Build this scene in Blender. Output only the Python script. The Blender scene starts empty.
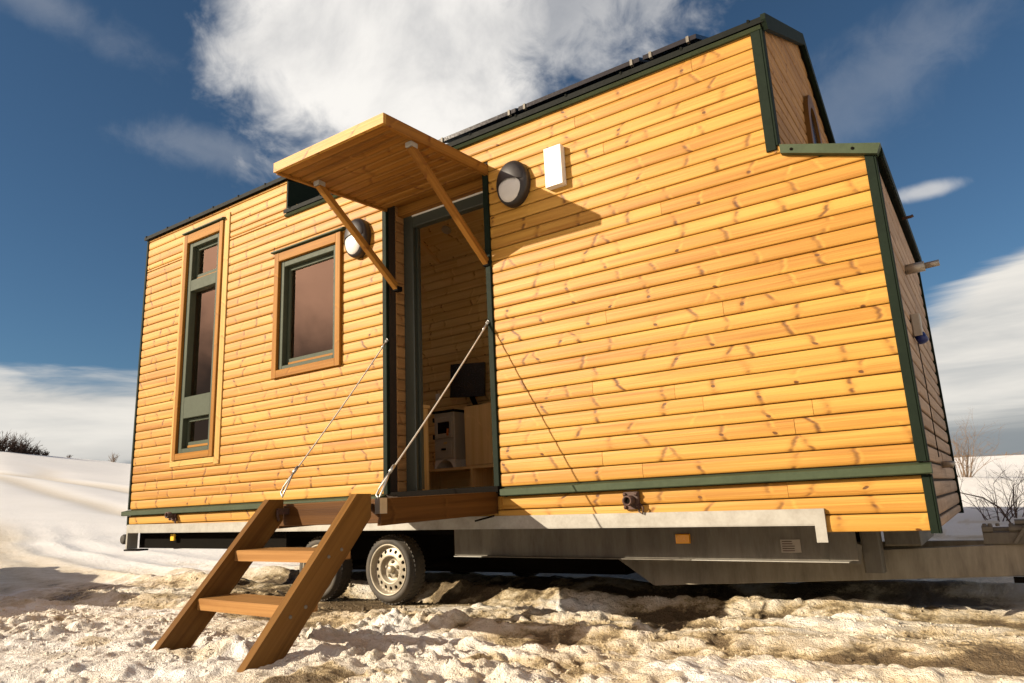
import bpy, math, random
import numpy as np
from mathutils import Vector, Matrix
R = random.Random(7)
rad = math.radians
G = 0.87                      # deck line above the ground
S = bpy.context.scene
COL = S.collection

# ------------------------------------------------------------------ node helper
class NT:
    def __init__(s, tree):
        s.t = tree; s.n = tree.nodes; s.l = tree.links
    def new(s, typ, **kw):
        nd = s.n.new(typ)
        for k, v in kw.items(): setattr(nd, k, v)
        return nd
    def put(s, sock, v):
        if v is None: return
        if isinstance(v, bpy.types.NodeSocket): s.l.new(v, sock)
        elif isinstance(v, (tuple, list)) and sock.type == 'RGBA' and len(v) == 3: sock.default_value = (*v, 1)
        else: sock.default_value = v
    def m(s, op, a, b=None, c=None, clamp=False):
        nd = s.new('ShaderNodeMath', operation=op, use_clamp=clamp)
        for i, v in enumerate((a, b, c)): s.put(nd.inputs[i], v)
        return nd.outputs[0]
    def add(s, a, b): return s.m('ADD', a, b)
    def sub(s, a, b): return s.m('SUBTRACT', a, b)
    def mul(s, a, b, clamp=False): return s.m('MULTIPLY', a, b, clamp=clamp)
    def step(s, x, a, b, lo=0.0, hi=1.0, kind='SMOOTHSTEP'):
        nd = s.new('ShaderNodeMapRange', interpolation_type=kind)
        s.put(nd.inputs[0], x); s.put(nd.inputs[1], a); s.put(nd.inputs[2], b); s.put(nd.inputs[3], lo); s.put(nd.inputs[4], hi)
        return nd.outputs[0]
    def comb(s, x, y, z):
        nd = s.new('ShaderNodeCombineXYZ')
        for i, v in enumerate((x, y, z)): s.put(nd.inputs[i], v)
        return nd.outputs[0]
    def sep(s, v):
        nd = s.new('ShaderNodeSeparateXYZ'); s.l.new(v, nd.inputs[0]); return nd.outputs
    def noise(s, vec, scale=1.0, detail=3.0, rough=0.5, dist=0.0, dims='3D', w=None):
        nd = s.new('ShaderNodeTexNoise', noise_dimensions=dims)
        if vec is not None: s.l.new(vec, nd.inputs['Vector'])
        if w is not None: s.put(nd.inputs['W'], w)
        s.put(nd.inputs['Scale'], scale); s.put(nd.inputs['Detail'], detail); s.put(nd.inputs['Roughness'], rough); s.put(nd.inputs['Distortion'], dist)
        return nd.outputs[0]
    def mix(s, f, a, b, mode='MIX'):
        nd = s.new('ShaderNodeMix', data_type='RGBA', blend_type=mode)
        s.put(nd.inputs[0], f); s.put(nd.inputs[6], a); s.put(nd.inputs[7], b)
        return nd.outputs[2]
    def bump(s, h, strength=0.3, dist=0.01):
        nd = s.new('ShaderNodeBump'); s.put(nd.inputs['Height'], h); s.put(nd.inputs['Strength'], strength); s.put(nd.inputs['Distance'], dist)
        return nd.outputs[0]

def newmat(name):
    m = bpy.data.materials.new(name); m.use_nodes = True
    nt = NT(m.node_tree); b = m.node_tree.nodes['Principled BSDF']
    return m, nt, b

def wood(name, light, dark, knot=(0.16, 0.055, 0.014), knots=1.0, rough=0.45, bumpk=0.25, cell=0.40, tonek=0.5, spec=0.10, kthr=0.0):
    m, t, b = newmat(name)
    uvn = t.new('ShaderNodeUVMap'); u, v, _ = t.sep(uvn.outputs[0])
    at = t.new('ShaderNodeAttribute', attribute_name='pid'); pid = at.outputs['Fac']
    tone = t.new('ShaderNodeTexWhiteNoise', noise_dimensions='1D'); t.put(tone.inputs['W'], t.mul(pid, 91.7)); tone = tone.outputs['Value']
    # signed distance to the nearest knot whorl along the board
    k = 1.0 / cell
    w = t.add(t.mul(u, k), t.mul(pid, 331.7))
    vo = t.new('ShaderNodeTexVoronoi', voronoi_dimensions='1D'); t.put(vo.inputs['W'], w); t.put(vo.inputs['Scale'], 1.0); t.put(vo.inputs['Randomness'], 0.95)
    sdist = t.mul(t.sub(w, vo.outputs['W']), cell)
    cr, cg, cb = t.sep(vo.outputs['Color'])
    vv = t.sub(v, 0.048)
    wob = t.noise(t.comb(t.mul(v, 30), t.mul(pid, 53.0), t.mul(cr, 9.0)), 1.0, 2.0)
    bend = t.add(t.mul(t.mul(t.sub(cr, 0.5), vv), 1.5), t.mul(t.mul(t.sub(cg, 0.5), 16.0), t.mul(vv, vv)))
    s2 = t.add(t.sub(sdist, bend), t.mul(t.sub(wob, 0.5), 0.05))
    ab = t.m('ABSOLUTE', s2)
    part = t.noise(t.comb(t.mul(v, 26), t.mul(pid, 77.0), t.mul(cg, 5.0)), 1.0, 1.5)
    line = t.mul(t.step(ab, 0.0, t.add(0.006, t.mul(part, 0.028)), 1, 0), t.step(part, 0.38, 0.60))
    ee = t.add(t.m('POWER', t.m('DIVIDE', s2, 0.016), 2.0), t.m('POWER', t.m('DIVIDE', t.sub(vv, t.mul(t.sub(cb, 0.5), 0.07)), 0.011), 2.0))
    core = t.step(ee, 0.35, 1.1, 1, 0)
    halo = t.step(ab, 0.0, 0.05, 1, 0)
    kr = t.new('ShaderNodeTexWhiteNoise', noise_dimensions='1D'); t.put(kr.inputs['W'], t.mul(t.add(cr, cg), 37.3)); kr = kr.outputs['Value']
    kn = t.m('MAXIMUM', t.mul(line, t.mul(t.step(cb, 0.0, 0.6), t.add(0.5, t.mul(kr, 0.5)))), t.mul(core, t.step(cg, 0.62, 0.75)))
    # grain bends round the knots
    gu = t.add(t.mul(u, 1.3), t.mul(pid, 57.0))
    gv = t.add(v, t.mul(t.mul(halo, t.sub(cg, 0.5)), 0.018))
    fine = t.noise(t.comb(gu, t.mul(gv, 150), t.mul(pid, 13.0)), 1.0, 3.0, 0.6)
    broad = t.noise(t.comb(t.mul(gu, 0.45), t.mul(gv, 24), t.mul(pid, 7.0)), 1.0, 3.0, 0.55, 0.7)
    patch = t.noise(t.comb(t.mul(u, 1.1), t.mul(v, 3.0), t.mul(pid, 19.0)), 1.0, 3.0)
    f = t.add(t.add(t.mul(t.sub(tone, 0.5), tonek), t.mul(t.sub(broad, 0.5), 2.1)), t.add(t.mul(t.sub(fine, 0.5), 0.8), t.mul(t.sub(patch, 0.5), 0.8)))
    f = t.m('ADD', f, 0.42, clamp=True)
    c = t.mix(f, light, dark)
    swirl = t.mul(t.step(t.m('ABSOLUTE', t.sub(s2, 0.022)), 0.0, 0.02, 1, 0), t.step(part, 0.35, 0.6)); c = t.mix(t.mul(swirl, 0.45), c, tuple(min(1, x * 1.22) for x in light))
    c = t.mix(t.mul(halo, t.mul(t.step(cb, 0.0, 0.6), 0.45 * knots)), c, dark)
    c = t.mix(t.mul(kn, 0.95 * knots, clamp=True), c, knot)
    t.put(b.inputs['Base Color'], c)
    t.put(b.inputs['Roughness'], t.add(t.mul(fine, 0.2), rough - 0.1))
    b.inputs['Specular IOR Level'].default_value = spec
    t.put(b.inputs['Normal'], t.bump(t.sub(fine, t.mul(kn, 0.6)), bumpk, 0.004))
    return m

def plain(name, col, rough=0.5, metal=0.0, var=0.25, scale=9.0, bumpk=0.08, spec=0.5, col2=None, stretch=(1, 1, 1)):
    m, t, b = newmat(name)
    tc = t.new('ShaderNodeTexCoord')
    mp = t.new('ShaderNodeMapping'); t.l.new(tc.outputs['Object'], mp.inputs[0]); mp.inputs['Scale'].default_value = stretch
    n = t.noise(mp.outputs[0], scale, 5.0, 0.6)
    n2 = t.noise(mp.outputs[0], scale * 7, 3.0, 0.6)
    d = col2 if col2 else tuple(x * (1 - var) for x in col)
    f = t.m('ADD', t.mul(t.sub(n, 0.5), 2.2), t.mul(n2, 0.6), clamp=True)
    t.put(b.inputs['Base Color'], t.mix(f, col, d))
    t.put(b.inputs['Roughness'], t.add(rough - 0.1, t.mul(n2, 0.2)))
    b.inputs['Metallic'].default_value = metal
    b.inputs['Specular IOR Level'].default_value = spec
    t.put(b.inputs['Normal'], t.bump(n2, bumpk, 0.004))
    return m

M = {}
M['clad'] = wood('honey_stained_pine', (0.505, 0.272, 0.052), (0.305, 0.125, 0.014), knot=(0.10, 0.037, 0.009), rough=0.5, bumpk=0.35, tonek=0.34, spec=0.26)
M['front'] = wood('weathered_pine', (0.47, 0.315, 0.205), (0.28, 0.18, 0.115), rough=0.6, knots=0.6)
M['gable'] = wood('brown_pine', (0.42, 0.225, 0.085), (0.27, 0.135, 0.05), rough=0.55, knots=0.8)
M['pale'] = wood('pale_casing_pine', (0.54, 0.34, 0.115), (0.40, 0.22, 0.06), rough=0.5, knots=0.5)
M['frame'] = wood('stained_window_pine', (0.33, 0.150, 0.024), (0.20, 0.080, 0.011), rough=0.5, knots=0.35, cell=0.9)
M['canopy'] = wood('canopy_pine', (0.32, 0.148, 0.029), (0.16, 0.062, 0.010), rough=0.55, cell=0.5)
M['brown'] = wood('brown_stained_timber', (0.175, 0.085, 0.021), (0.085, 0.036, 0.008), knot=(0.06, 0.02, 0.006), rough=0.4, knots=0.7, cell=0.6)
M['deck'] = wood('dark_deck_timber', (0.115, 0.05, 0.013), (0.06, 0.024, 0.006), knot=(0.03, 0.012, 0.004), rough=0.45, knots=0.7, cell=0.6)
M['tread'] = wood('tread_timber', (0.34, 0.175, 0.058), (0.18, 0.078, 0.022), rough=0.5, knots=0.5, cell=0.5)
M['inner'] = wood('interior_pine', (0.78, 0.58, 0.27), (0.60, 0.40, 0.15), rough=0.45, cell=0.4, knots=0.8)
M['cab'] = wood('cabinet_pine', (0.76, 0.54, 0.26), (0.60, 0.39, 0.15), rough=0.4, knots=0.4, cell=0.8)
M['back'] = plain('dark_membrane', (0.03, 0.018, 0.01), 0.9)
M['green'] = plain('green_painted_trim', (0.048, 0.066, 0.033), 0.6, spec=0.2, var=0.35, scale=5)
M['dgreen'] = plain('dark_green_metal', (0.0085, 0.0150, 0.0085), 0.65, var=0.3, spec=0.10)
M['sash'] = plain('grey_green_sash_paint', (0.062, 0.074, 0.049), 0.55, var=0.18, scale=4, spec=0.14)
M['dframe'] = plain('grey_door_paint', (0.042, 0.048, 0.036), 0.4, var=0.2)
M['black'] = plain('black_roof_metal', (0.008, 0.0095, 0.0075), 0.65, spec=0.1)
M['galv'] = plain('galvanized_steel', (0.36, 0.345, 0.305), 0.5, 0.2, col2=(0.23, 0.21, 0.175), scale=7)
M['galvd'] = plain('dull_galvanized_steel', (0.17, 0.15, 0.118), 0.6, 0.1, col2=(0.085, 0.072, 0.053), scale=4, stretch=(3, 1, 0.6))
M['galvm'] = plain('lightened_drawbar_steel', (0.33, 0.285, 0.21), 0.6, 0.1, col2=(0.17, 0.14, 0.10), scale=4, stretch=(3, 1, 0.6))  # dull steel tone lightened for the light the drawbar catches
M['steel'] = plain('zinc_steel', (0.5, 0.5, 0.48), 0.35, 0.8)
M['cable'] = plain('steel_cable', (0.70, 0.66, 0.58), 0.45, 0.3)
M['lampbody'] = plain('brown_black_lamp_shell', (0.022, 0.017, 0.015), 0.45)
M['lens'] = plain('frosted_lens', (0.62, 0.60, 0.56), 0.35, var=0.08, bumpk=0.02)
M['white'] = plain('white_plastic', (0.80, 0.77, 0.70), 0.45, var=0.05, bumpk=0.02)
M['rust'] = plain('rusty_bracket_steel', (0.085, 0.04, 0.026), 0.6, 0.2, col2=(0.03, 0.018, 0.014), scale=30)
M['rubber'] = plain('tyre_rubber', (0.035, 0.031, 0.026), 0.75, col2=(0.085, 0.067, 0.045), scale=6, bumpk=0.3)
M['rim'] = plain('dirty_silver_rim', (0.40, 0.36, 0.28), 0.5, 0.3, col2=(0.22, 0.175, 0.115), scale=10)
M['dark'] = plain('dark_paint_and_shade', (0.008, 0.0065, 0.005), 0.9, spec=0.05)  # near-black paint, also standing in for shade under the trailer
M['amber'] = plain('amber_plastic', (1.0, 0.42, 0.02), 0.25, var=0.1)
M['yellow'] = plain('yellow_brass', (0.80, 0.48, 0.03), 0.35, var=0.15)
M['blue'] = plain('blue_plastic', (0.012, 0.025, 0.16), 0.35)
M['enamel'] = plain('grey_enamel', (0.42, 0.385, 0.315), 0.35, var=0.12)
M['ash'] = plain('white_ash_casting', (0.8, 0.76, 0.68), 0.5)
M['screen'] = plain('black_screen', (0.006, 0.006, 0.007), 0.25, bumpk=0.0)
M['ember'] = plain('orange_wood_knob', (0.55, 0.17, 0.03), 0.4)
M['brass'] = plain('brass', (0.7, 0.5, 0.2), 0.3, 0.7)
M['plate'] = plain('data_plate_aluminium', (0.36, 0.31, 0.25), 0.5, 0.2)
M['pvc'] = plain('pipe_steel', (0.42, 0.36, 0.29), 0.4, 0.5)
M['bark'] = plain('dark_bark', (0.07, 0.042, 0.03), 0.9)
M['bark2'] = plain('tan_bark', (0.20, 0.135, 0.085), 0.9)
M['solar'] = plain('solar_glass', (0.008, 0.009, 0.012), 0.15)
m, t, b = newmat('window_glass')
b.inputs['Base Color'].default_value = (0.50, 0.40, 0.33, 1); b.inputs['Roughness'].default_value = 0.02
b.inputs['Transmission Weight'].default_value = 0.0
gl = t.new('ShaderNodeBsdfGlossy'); gl.inputs['Roughness'].default_value = 0.01; gl.inputs['Color'].default_value = (1.0, 0.72, 0.55, 1)
tr = t.new('ShaderNodeBsdfTransparent'); tr.inputs['Color'].default_value = (0.90, 0.85, 0.79, 1)
fr = t.new('ShaderNodeFresnel'); fr.inputs['IOR'].default_value = 1.7
mx = t.new('ShaderNodeMixShader'); t.l.new(t.m('ADD', fr.outputs[0], 0.17, clamp=True), mx.inputs[0]); t.l.new(tr.outputs[0], mx.inputs[1]); t.l.new(gl.outputs[0], mx.inputs[2])
t.l.new(mx.outputs[0], m.node_tree.nodes['Material Output'].inputs[0]); M['glass'] = m

# ------------------------------------------------------------------ mesh builder
class MB:
    def __init__(s, z0=G): s.v = []; s.f = []; s.uv = []; s.pid = []; s.sm = []; s.z0 = z0
    def face(s, pts, uvs=None, pid=0.0, smooth=False):
        i = len(s.v); s.v += [(p[0], p[1], p[2] + s.z0) for p in pts]; s.f.append(tuple(range(i, i + len(pts))))
        s.uv += uvs if uvs else [(0.02 * p[0], 0.02 * p[2]) for p in pts]; s.pid.append(pid); s.sm.append(smooth)
    def grid(s, P, pid=0.0, closeu=False, closev=False, smooth=True, uvs=1.0):
        """P[i][j] points, shared vertices so smooth shading works"""
        n, k = len(P), len(P[0]); base = len(s.v)
        for row in P: s.v += [(p[0], p[1], p[2] + s.z0) for p in row]
        for i in range(n if closeu else n - 1):
            for j in range(k if closev else k - 1):
                a, b2 = (i + 1) % n, (j + 1) % k
                s.f.append((base + i * k + j, base + a * k + j, base + a * k + b2, base + i * k + b2))
                s.uv += [(j * .03 * uvs, i * .01), (j * .03 * uvs, i * .01 + .01), (j * .03 * uvs + .03, i * .01 + .01), (j * .03 * uvs + .03, i * .01)]
                s.pid.append(pid); s.sm.append(smooth)
    def ext(s, prof, l0, l1, fn, pid=None, smooth=False):
        """prism: prof = closed list of (a,b); l0/l1 numbers or functions of (a,b); fn(l,a,b) -> xyz. u runs along l"""
        if pid is None: pid = R.random()
        uo = R.random() * 3
        f0 = l0 if callable(l0) else (lambda a, b: l0)
        f1 = l1 if callable(l1) else (lambda a, b: l1)
        n = len(prof); per = [0.0]
        A = [fn(f0(a, b), a, b) for a, b in prof]; B = [fn(f1(a, b), a, b) for a, b in prof]
        for i in range(n):
            p, q = prof[i], prof[(i + 1) % n]; per.append(per[-1] + math.hypot(q[0] - p[0], q[1] - p[1]))
        for i in range(n):
            j = (i + 1) % n; p, q = prof[i], prof[j]
            s.face([A[i], B[i], B[j], A[j]], [(f0(*p) + uo, per[i]), (f1(*p) + uo, per[i]), (f1(*q) + uo, per[i + 1]), (f0(*q) + uo, per[i + 1])], pid, smooth)
        s.face(A[::-1], [(uo + a * .3, b_) for a, b_ in prof[::-1]], pid); s.face(B, [(uo + a * .3, b_) for a, b_ in prof], pid)
    def box(s, x0, x1, y0, y1, z0, z1, ax='x', pid=None, ch=0.0):
        def pr(a0, a1, b0, b1):
            c = min(ch, (a1 - a0) * .3, (b1 - b0) * .3)
            if c <= 0: return [(a0, b0), (a1, b0), (a1, b1), (a0, b1)]
            return [(a0 + c, b0), (a1 - c, b0), (a1, b0 + c), (a1, b1 - c), (a1 - c, b1), (a0 + c, b1), (a0, b1 - c), (a0, b0 + c)]
        if ax == 'x': s.ext(pr(y0, y1, z0, z1), x0, x1, lambda l, a, b: (l, a, b), pid)
        elif ax == 'y': s.ext(pr(x0, x1, z0, z1), y0, y1, lambda l, a, b: (a, l, b), pid)
        else: s.ext(pr(x0, x1, y0, y1), z0, z1, lambda l, a, b: (a, b, l), pid)
    def bar(s, p, q, wa, wb, up=(0, 0, 1), pid=None, ch=0.003):
        """rectangular bar from p to q, wa wide (sideways) and wb high"""
        p, q = Vector(p), Vector(q); d = (q - p).normalized(); sd = d.cross(Vector(up)).normalized(); u = sd.cross(d)
        L = (q - p).length; c = ch; a, b = wa / 2, wb / 2
        prof = [(-a + c, -b), (a - c, -b), (a, -b + c), (a, b - c), (a - c, b), (-a + c, b), (-a, b - c), (-a, -b + c)]
        s.ext(prof, 0, L, lambda l, x, y: tuple(p + d * l + sd * x + u * y), pid)
    def tube(s, pts, rs, n=10, pid=None, caps=True, smooth=True):
        if pid is None: pid = R.random()
        pts = [Vector(p) for p in pts]
        if not isinstance(rs, (list, tuple)): rs = [rs] * len(pts)
        ref = None; rows = []
        for i, p in enumerate(pts):
            d = (pts[min(i + 1, len(pts) - 1)] - pts[max(i - 1, 0)])
            if d.length < 1e-9: d = Vector((0, 0, 1))
            d.normalize()
            if ref is None: ref = d.orthogonal().normalized()
            ref = (ref - d * ref.dot(d)); ref = ref.normalized() if ref.length > 1e-6 else d.orthogonal().normalized()
            w = d.cross(ref)
            rows.append([tuple(p + (ref * math.cos(2 * math.pi * k / n) + w * math.sin(2 * math.pi * k / n)) * rs[i]) for k in range(n)])
        s.grid(rows, pid, closev=True, smooth=smooth)
        if caps:
            s.face(rows[0][::-1], None, pid); s.face(rows[-1], None, pid)
    def lathe(s, c, axis, prof, n=48, pid=0.3, smooth=True):
        """prof: (radius, distance along axis)"""
        c = Vector(c); ax = Vector(axis).normalized(); r = ax.orthogonal().normalized(); w = ax.cross(r)
        rows = [[tuple(c + ax * h + (r * math.cos(2 * math.pi * k / n) + w * math.sin(2 * math.pi * k / n)) * rr) for k in range(n)] for rr, h in prof]
        s.grid(rows, pid, closev=True, smooth=smooth)
    def poly(s, pts, thick, pid=None):
        """planar polygon thickened along a vector"""
        t = Vector(thick); A = [tuple(Vector(p)) for p in pts]; B = [tuple(Vector(p) + t) for p in pts]
        if pid is None: pid = R.random()
        n = len(A); s.face(A[::-1], None, pid); s.face(B, None, pid)
        for i in range(n): s.face([A[i], A[(i + 1) % n], B[(i + 1) % n], B[i]], None, pid)

def wloc(o):
    v = Vector((0, 0, 0))
    while o is not None: v += o.location; o = o.parent
    return v
def link(name, mb, mat, parent=None, origin=None, smooth_merge=False):
    base = wloc(parent) if parent else Vector(origin or (0, 0, 0))
    me = bpy.data.meshes.new(name)
    me.from_pydata([(x - base.x, y - base.y, z - base.z) for x, y, z in mb.v], [], mb.f)
    uvl = me.uv_layers.new(name='UVMap'); uvl.data.foreach_set('uv', [c for p in mb.uv for c in p])
    at = me.attributes.new('pid', 'FLOAT', 'FACE'); at.data.foreach_set('value', mb.pid)
    me.polygons.foreach_set('use_smooth', mb.sm)
    me.materials.append(M[mat] if isinstance(mat, str) else mat); me.update()
    import bmesh as bm_
    bm = bm_.new(); bm.from_mesh(me); bm_.ops.remove_doubles(bm, verts=bm.verts, dist=1e-5); bm_.ops.recalc_face_normals(bm, faces=bm.faces); bm.to_mesh(me); bm.free()
    o = bpy.data.objects.new(name, me); COL.objects.link(o)
    if parent: o.parent = parent
    else: o.location = base
    return o
def tag(o, label=None, cat=None, group=None, kind=None):
    if label: o['label'] = label
    if cat: o['category'] = cat
    if group: o['group'] = group
    if kind: o['kind'] = kind
    return o
def thing(name, loc, label, cat, group=None):
    o = bpy.data.objects.new(name, None); COL.objects.link(o); o.location = loc; o.empty_display_size = 0.2
    return tag(o, label, cat, group)
def dup(o, parent=None, off=None):
    c = o.copy(); COL.objects.link(c)
    if parent: c.parent = parent
    if off: c.location = Vector(c.location) + Vector(off)
    for ch in list(o.children):
        dup(ch, c)
    return c
def ellipsoid(mb, c, rx, ry, rz, n=20, k=28, th0=0, th1=math.pi, pid=0.2):
    """pole along -Y"""
    rows = []
    for i in range(n + 1):
        th = th0 + (th1 - th0) * i / n
        rows.append([(c[0] + rx * math.sin(th) * math.cos(2 * math.pi * j / k), c[1] - ry * math.cos(th), c[2] + rz * math.sin(th) * math.sin(2 * math.pi * j / k)) for j in range(k)])
    mb.grid(rows, pid, closev=True)

# ------------------------------------------------------------------ camera
camd = bpy.data.cameras.new('camera'); cam = bpy.data.objects.new('camera', camd); COL.objects.link(cam); S.camera = cam
Mx = np.array([[0.825142, 0.563079, -0.045645], [-0.162131, 0.158638, -0.973934], [-0.541161, 0.811034, 0.222192]]); Cc = (0.3499, -4.31844, -0.08823)
camd.sensor_width = 36; camd.lens = 703.212 * 36 / 1024; camd.clip_end = 9000; camd.clip_start = 0.05
mat4 = Matrix(((Mx[0][0], -Mx[1][0], -Mx[2][0], Cc[0]), (Mx[0][1], -Mx[1][1], -Mx[2][1], Cc[1]), (Mx[0][2], -Mx[1][2], -Mx[2][2], Cc[2] + G), (0, 0, 0, 1)))
cam.matrix_world = mat4

# ------------------------------------------------------------------ light and sky
SUN = Vector((-0.99, -1.229, 0.63)).normalized()
sl = bpy.data.lights.new('sun', 'SUN'); sl.energy = 5.0; sl.angle = rad(0.5); sl.color = (1.0, 0.87, 0.68)
so = bpy.data.objects.new('sun', sl); COL.objects.link(so); so.rotation_euler = SUN.to_track_quat('Z', 'Y').to_euler(); so.location = SUN * 40
W = bpy.data.worlds.new('World'); S.world = W; W.use_nodes = True
t = NT(W.node_tree); bg = W.node_tree.nodes['Background']
sky = t.new('ShaderNodeTexSky', sky_type='NISHITA'); sky.sun_disc = False; sky.sun_elevation = math.asin(SUN.z); sky.sun_rotation = math.atan2(SUN.x, SUN.y)
sky.altitude = 900; sky.air_density = 1.0; sky.dust_density = 0.4; sky.ozone_density = 2.0
tc = t.new('ShaderNodeTexCoord'); dv = tc.outputs['Generated']; dx, dy, dz = t.sep(dv)
az = t.mul(t.m('ARCTAN2', dy, dx), 180 / math.pi); el = t.mul(t.m('ARCSINE', dz), 180 / math.pi)
n1 = t.noise(dv, 5.0, 6.0, 0.6, 0.3); n2 = t.noise(dv, 17.0, 5.0, 0.62, 0.4); n3 = t.noise(dv, 2.2, 3.0, 0.5)
str_ = t.noise(t.comb(t.mul(dx, 2.2), t.mul(dy, 2.2), t.mul(dz, 16)), 1.6, 5.0, 0.58, 0.5)
def ell(a, e, ra, re, n=1.0, edge=(0.55, 1.1), tilt=0.0):
    da = t.sub(az, a); de = t.sub(el, e)
    if tilt: de = t.sub(de, t.mul(da, tilt))
    q = t.add(t.m('POWER', t.m('ABSOLUTE', t.m('DIVIDE', da, ra)), 2.0), t.m('POWER', t.m('ABSOLUTE', t.m('DIVIDE', de, re)), 2.0))
    q = t.add(t.m('SQRT', q), t.mul(t.sub(n1, 0.5), 1.3 * n)); q = t.add(q, t.mul(t.sub(n2, 0.5), 0.9 * n))
    return t.step(q, edge[0], edge[1], 1, 0)
big = t.m('MAXIMUM', ell(133.0, 37, 17.0, 14.5, 0.6, (0.62, 1.06)), t.mul(ell(118.5, 38, 11, 8.0, 2.0, (0.15, 1.25)), 0.65))
wisps = t.m('MAXIMUM', t.mul(ell(148.5, 27.0, 6, 1.5, 1.8, (0.0, 1.3)), 0.20), t.mul(ell(93, 28, 16, 4.0, 1.4, (0.0, 1.25), -0.30), 0.14))
wisps = t.m('MAXIMUM', wisps, t.mul(ell(91.0, 20.0, 3.0, 0.75, 1.0, (0.2, 1.1)), 0.75))
wisps = t.m('MAXIMUM', wisps, t.mul(ell(161, 34, 9, 2.0, 1.3, (0.0, 1.2), 0.2), 0.15))
top = t.m('MAXIMUM', t.sub(14.7, t.mul(t.m('MAXIMUM', t.sub(az, 86.0), -40.0), 0.48)), 10.2)
top = t.add(top, t.mul(t.sub(str_, 0.5), 5.0))
low = t.step(t.sub(top, el), -0.9, 1.3)
# bank of cloud on the sun side, behind the viewer
da = t.m('ABSOLUTE', t.sub(az, -125.0))
rear = t.mul(t.step(da, 40, 80, 1, 0), t.step(t.add(el, t.mul(t.sub(n1, 0.5), 30.0)), 38, 52, 1, 0))
mask = t.m('MAXIMUM', t.m('MAXIMUM', big, wisps), t.m('MAXIMUM', t.mul(low, 0.96), t.mul(rear, 0.8)))
# cloud colours: soft grey billows above, cream and slate streaks near the horizon
bc = t.mix(t.step(t.add(n1, t.mul(t.sub(n3, 0.5), 1.2)), 0.28, 0.72), (7.4, 7.4, 7.5), (13.0, 12.6, 12.0))
slate = t.step(el, 5.2, 3.2)
lowc = t.mix(t.step(str_, 0.2, 0.72), (7.6, 7.6, 7.4), (12.0, 11.4, 10.4))
puff = t.mul(ell(155, 4.7, 6.5, 1.0, 1.6, (0.5, 1.0)), 0.65)
band = t.step(t.add(el, t.mul(t.sub(str_, 0.5), 2.5)), 5.4, 3.2)
lowc = t.mix(t.mul(band, 0.85), lowc, (2.6, 3.0, 3.4))
lowc = t.mix(puff, lowc, (10.5, 10.0, 9.2))
cc = t.mix(t.step(el, 14, 19), lowc, bc)
cc = t.mix(rear, cc, t.mix(t.step(t.add(el, t.add(t.mul(t.sub(n1, 0.5), 9.0), t.mul(t.sub(n2, 0.5), 5.0))), 9, 21), (1.6, 1.4, 1.3), (23.0, 16.5, 13.0)))
skyc = t.mix(1.0, sky.outputs[0], (0.66, 0.88, 0.98), 'MULTIPLY')
cn = t.new('ShaderNodeMix', data_type='RGBA'); t.put(cn.inputs[0], mask); t.l.new(skyc, cn.inputs[6]); t.l.new(cc, cn.inputs[7])
t.l.new(cn.outputs[2], bg.inputs[0]); bg.inputs[1].default_value = 0.047

S.view_settings.view_transform = 'Standard'; S.view_settings.look = 'None'; S.view_settings.gamma = 1; S.view_settings.exposure = 0.66
S.view_settings.use_curve_mapping = False

# ------------------------------------------------------------------ ground
def hsh(ix, iy, sd):
    n = (ix.astype(np.int64) * 374761393 + iy.astype(np.int64) * 668265263 + sd * 974634777) & 0xffffffff
    n = ((n ^ (n >> 13)) * 1274126177) & 0xffffffff; n = ((n ^ (n >> 16)) * 2246822519) & 0xffffffff
    return (n ^ (n >> 15)).astype(np.float64) / 4294967295.0
def vn(x, y, sd):
    ix, iy = np.floor(x), np.floor(y); fx, fy = x - ix, y - iy; fx = fx * fx * fx * (fx * (fx * 6 - 15) + 10); fy = fy * fy * fy * (fy * (fy * 6 - 15) + 10)
    a, b, c, d = hsh(ix, iy, sd), hsh(ix + 1, iy, sd), hsh(ix, iy + 1, sd), hsh(ix + 1, iy + 1, sd)
    return 2 * ((a * (1 - fx) + b * fx) * (1 - fy) + (c * (1 - fx) + d * fx) * fy) - 1
def fbm(x, y, sc, oc, sd, sp=None, g=0.5):
    r = 0; a = 1.0; ca, sa = 0.8, 0.6
    for i in range(oc):
        w = a if sp is None else a * np.clip(1.5 - 3.0 * sp / sc, 0, 1)
        r = r + w * vn(x / sc, y / sc, sd + i); a *= g; sc *= 0.5; x, y = x * ca - y * sa + 7.3, x * sa + y * ca - 3.1
    return r
def worley(x, y, cell, sd):
    x, y = x / cell, y / cell; ix, iy = np.floor(x), np.floor(y); best = np.full(x.shape, 9.0); idr = np.zeros(x.shape)
    for i in (-1, 0, 1):
        for j in (-1, 0, 1):
            jx, jy = ix + i, iy + j; d = np.hypot(jx + hsh(jx, jy, sd) - x, jy + hsh(jx, jy, sd + 1) - y); q = hsh(jx, jy, sd + 2)
            c = d < best; best = np.where(c, d, best); idr = np.where(c, q, idr)
    return best, idr
sst = lambda a, b, x: (lambda q: q * q * (3 - 2 * q))(np.clip((x - a) / (b - a), 0, 1))
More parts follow.
